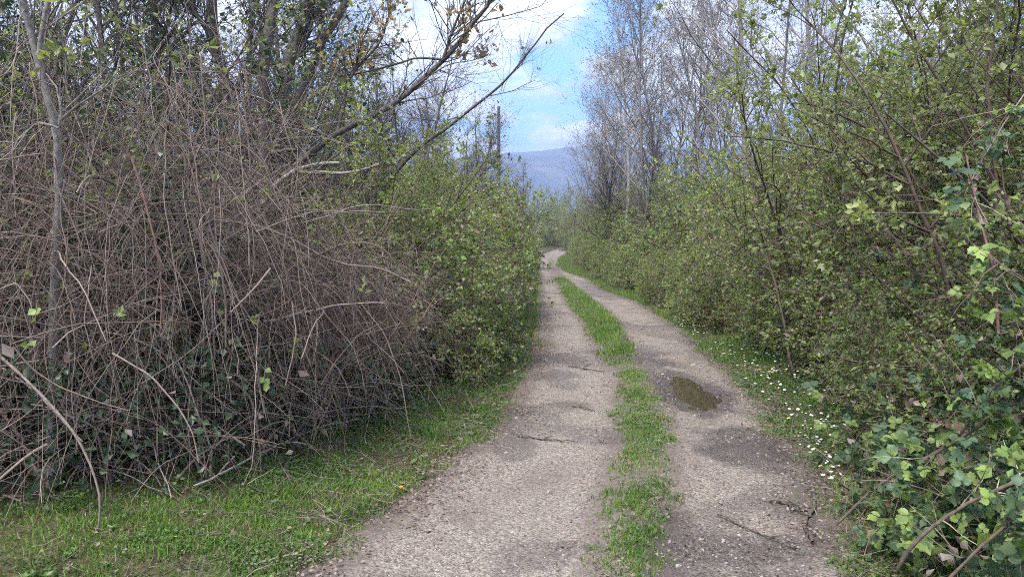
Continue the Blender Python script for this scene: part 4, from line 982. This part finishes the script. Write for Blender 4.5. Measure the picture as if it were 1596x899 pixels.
n = 2600; y = 3 + 9 * rng.random(n) ** 1.2; x = np.where(rng.random(n) < .7, xl(y) - np.abs(rng.normal(.5, .5, n)), xr(y) + np.abs(rng.normal(.1, .3, n)))
p = np.stack([x, y, S(x, y) + U(.004, .07, n)], 1); d = rvec(n) * np.array([1, 1, .3])
tag(MB().add(*tubes(grow(p, d, U(.04, .30, n), 4, .12), taper(U(.0012, .003, n), 4, .5), 3)).build('twig_litter', M_TWIG), 'short broken dead twigs strewn over both verges', 'twigs', None, 'stuff')

# ------------------------------------------------------------------ daisies, dandelions, fallen twigs
def daisy_mesh():
    mb = MB(); n = 13; a = np.arange(n) * 2 * math.pi / n
    for i in range(n):
        c, s = math.cos(a[i]), math.sin(a[i]); q = np.array([(-.0025, .004, 0), (.0025, .004, 0), (.0032, .013, .001), (0, .0175, -.001), (-.0032, .013, .001)])
        v = np.stack([q[:, 0] * c + q[:, 1] * s, -q[:, 0] * s + q[:, 1] * c, q[:, 2] + .09], 1); mb.add(v, np.array([(0, 1, 2), (0, 2, 4), (4, 2, 3)]), 0)
    b = np.array([(.0055 * math.cos(t), .0055 * math.sin(t), .091) for t in np.linspace(0, 6.283, 8, endpoint=False)] + [(0, 0, .095)])
    mb.add(b, np.array([(i, (i + 1) % 8, 8) for i in range(8)]), 1)
    mb.add(*tubes(np.array([[(0.01, 0, -.02), (.006, .002, .03), (.001, .001, .07), (0, 0, .09)]]), np.full((1, 4), .0013), 4), 2)
    return mb.mesh('daisy', [M_PETAL, M_YELLOW, M_STEM], smooth=False)
DME = daisy_mesh()
spots = [(1060, 497, 9, 26), (1078, 508, 10, 14), (1125, 545, 16, 12), (1150, 548, 14, 10), (1200, 575, 26, 34), (1190, 560, 22, 16), (1230, 578, 24, 20), (1245, 600, 30, 18), (1210, 605, 30, 12), (1265, 655, 16, 14), (1290, 660, 22, 12), (1265, 690, 10, 8), (1282, 715, 14, 12), (1293, 745, 10, 8), (1330, 640, 20, 6), (1240, 630, 20, 10), (1350, 665, 14, 5)]
for (px, py, rad, cnt) in spots:
    for i in range(int(cnt * 1.25)):
        g = on_ground(px + rng.normal(0, rad * 1.1), py + 12 + rng.normal(0, rad * .6)); x, y = g[0], g[1]
        if x < xr(y) + .05: x = xr(y) + .05 + abs(rng.normal(0, .1))
        o = bpy.data.objects.new('daisy', DME); C.objects.link(o)
        s = U(.42, .85) * (1 + .02 * y); o.location = (float(x), float(y), float(S(np.array(x), np.array(y)))); o.scale = (s, s, s * U(1.3, 2.0)); o.rotation_euler = (U(-.55, .1), U(-.35, .35), U(0, 6.28))
        tag(o, 'small white daisy in the grass of the right verge', 'daisy', 'daisies on the right verge')
def dandelion(px, py, label):
    g = on_ground(px, py); g[2] = float(S(np.array(g[0]), np.array(g[1]))); t = thing('dandelion', g, label, 'dandelion')
    MB().add(*tubes(np.array([[(g[0], g[1], g[2] - .01), (g[0] + .004, g[1], g[2] + .05), (g[0], g[1], g[2] + .10)]]), np.full((1, 3), .002), 5)).build('stem', M_STEM, t)
    n = 46; a = U(0, 6.28, n); p = np.repeat([[g[0], g[1], g[2] + .10]], n, 0); ax = np.stack([np.cos(a), np.sin(a), U(.1, 2.0, n)], 1)
    MB().add(*stamp(*T_TINY, p, ax, np.tile([0, 0, 1.], (n, 1)), np.stack([np.full(n, .008), U(.014, .022, n), np.full(n, .01)], 1))).build('flower_head', M_YELLOW, t, smooth=False)
dandelion(1208, 572, 'yellow dandelion standing among the daisies on the right verge')
dandelion(626, 788, 'yellow dandelion in the grass of the left verge')

def stick(pts, r0, r1, label, lift=.012, mat=M_BARK, group='fallen sticks'):
    P = np.array([on_ground(*p) for p in pts]); P = resample(P, 12); P[:, 2] = S(P[:, 0], P[:, 1]) + lift + np.abs(rng.normal(0, .004, 12))
    t = thing('fallen_stick', P[0], label, 'stick', group)
    mb = MB(); P_ = P[None] + rng.normal(0, .004, (1, 12, 3)); R_ = np.linspace(r0, r1, 12)[None]; mb.add(*tubes(P_, R_, 6)); mb.build('shaft', mat, t)
    p, d, r, tt = sprout(P_, R_, 3, .3, .95, .7, .2); d[:, 2] = np.abs(d[:, 2]) * .4
    for i in range(3): MB().add(*tubes(grow(p[i:i + 1], d[i:i + 1], U(.05, .16), 5, .1), taper([r0 * .5], 5), 5)).build('side_twig', mat, t)
stick([(806, 682), (840, 684), (872, 686), (902, 688)], .008, .004, 'thin dark stick lying across the left wheel track')
stick([(890, 632), (908, 634), (926, 640)], .007, .004, 'short dark stick on the left wheel track near the grass strip')
stick([(886, 572), (915, 575), (942, 579)], .009, .005, 'dark twig on the left wheel track, farthest up the track')
stick([(1118, 800), (1150, 815), (1185, 832), (1240, 858)], .006, .003, 'long thin dark stick lying on the right wheel track in front')
stick([(1200, 782), (1222, 785), (1246, 802)], .010, .005, 'crooked dark stick at the edge of the right wheel track')
stick([(1266, 762), (1270, 785), (1262, 812)], .014, .009, 'thick brown stick at the foot of the right brambles')
stick([(1262, 800), (1252, 825), (1268, 850)], .012, .006, 'broken brown stick below the thick stick at the right verge')
stick([(300, 800), (352, 772), (440, 726), (500, 698), (562, 680)], .008, .005, 'long grey stick leaning along the foot of the dead brambles', .07, M_CANE)
stick([(380, 893), (430, 880), (488, 862)], .006, .004, 'pale thin stick lying in the grass at the bottom left', .03, M_CANE)
stick([(0, 812), (60, 806), (120, 812)], .006, .003, 'pale straw-like stick in the grass at the left edge', .03, M_CANE)

# ------------------------------------------------------------------ haze
hz = bpy.data.materials.new('haze'); hz.use_nodes = True; nt = hz.node_tree; nt.nodes.clear()
pv = nt.nodes.new('ShaderNodeVolumePrincipled'); pv.inputs['Color'].default_value = (.50, .66, 1.0, 1); pv.inputs['Density'].default_value = .0008; pv.inputs['Anisotropy'].default_value = .2
ho = nt.nodes.new('ShaderNodeOutputMaterial'); nt.links.new(pv.outputs[0], ho.inputs['Volume'])
x0, x1, y0, y1, z0, z1 = -5900, 5900, -900, 7200, -40, 330
v = np.array([(x, y, z) for z in (z0, z1) for y in (y0, y1) for x in (x0, x1)], float)
MB().add(v, np.array([(0, 2, 3, 1), (4, 5, 7, 6), (0, 1, 5, 4), (2, 6, 7, 3), (0, 4, 6, 2), (1, 3, 7, 5)])).build('haze', hz, smooth=False)['kind'] = 'stuff'
for o in (*spring, *hummock, *scrub, *thorn, *tall, *multi, *leafy):
    if o.name not in _used:
        for c in list(o.children): bpy.data.objects.remove(c)
        bpy.data.objects.remove(o)
print('TRIS', sum(len(m.loops) - 2 * len(m.polygons) for m in bpy.data.meshes), 'OBJS', len(bpy.data.objects))
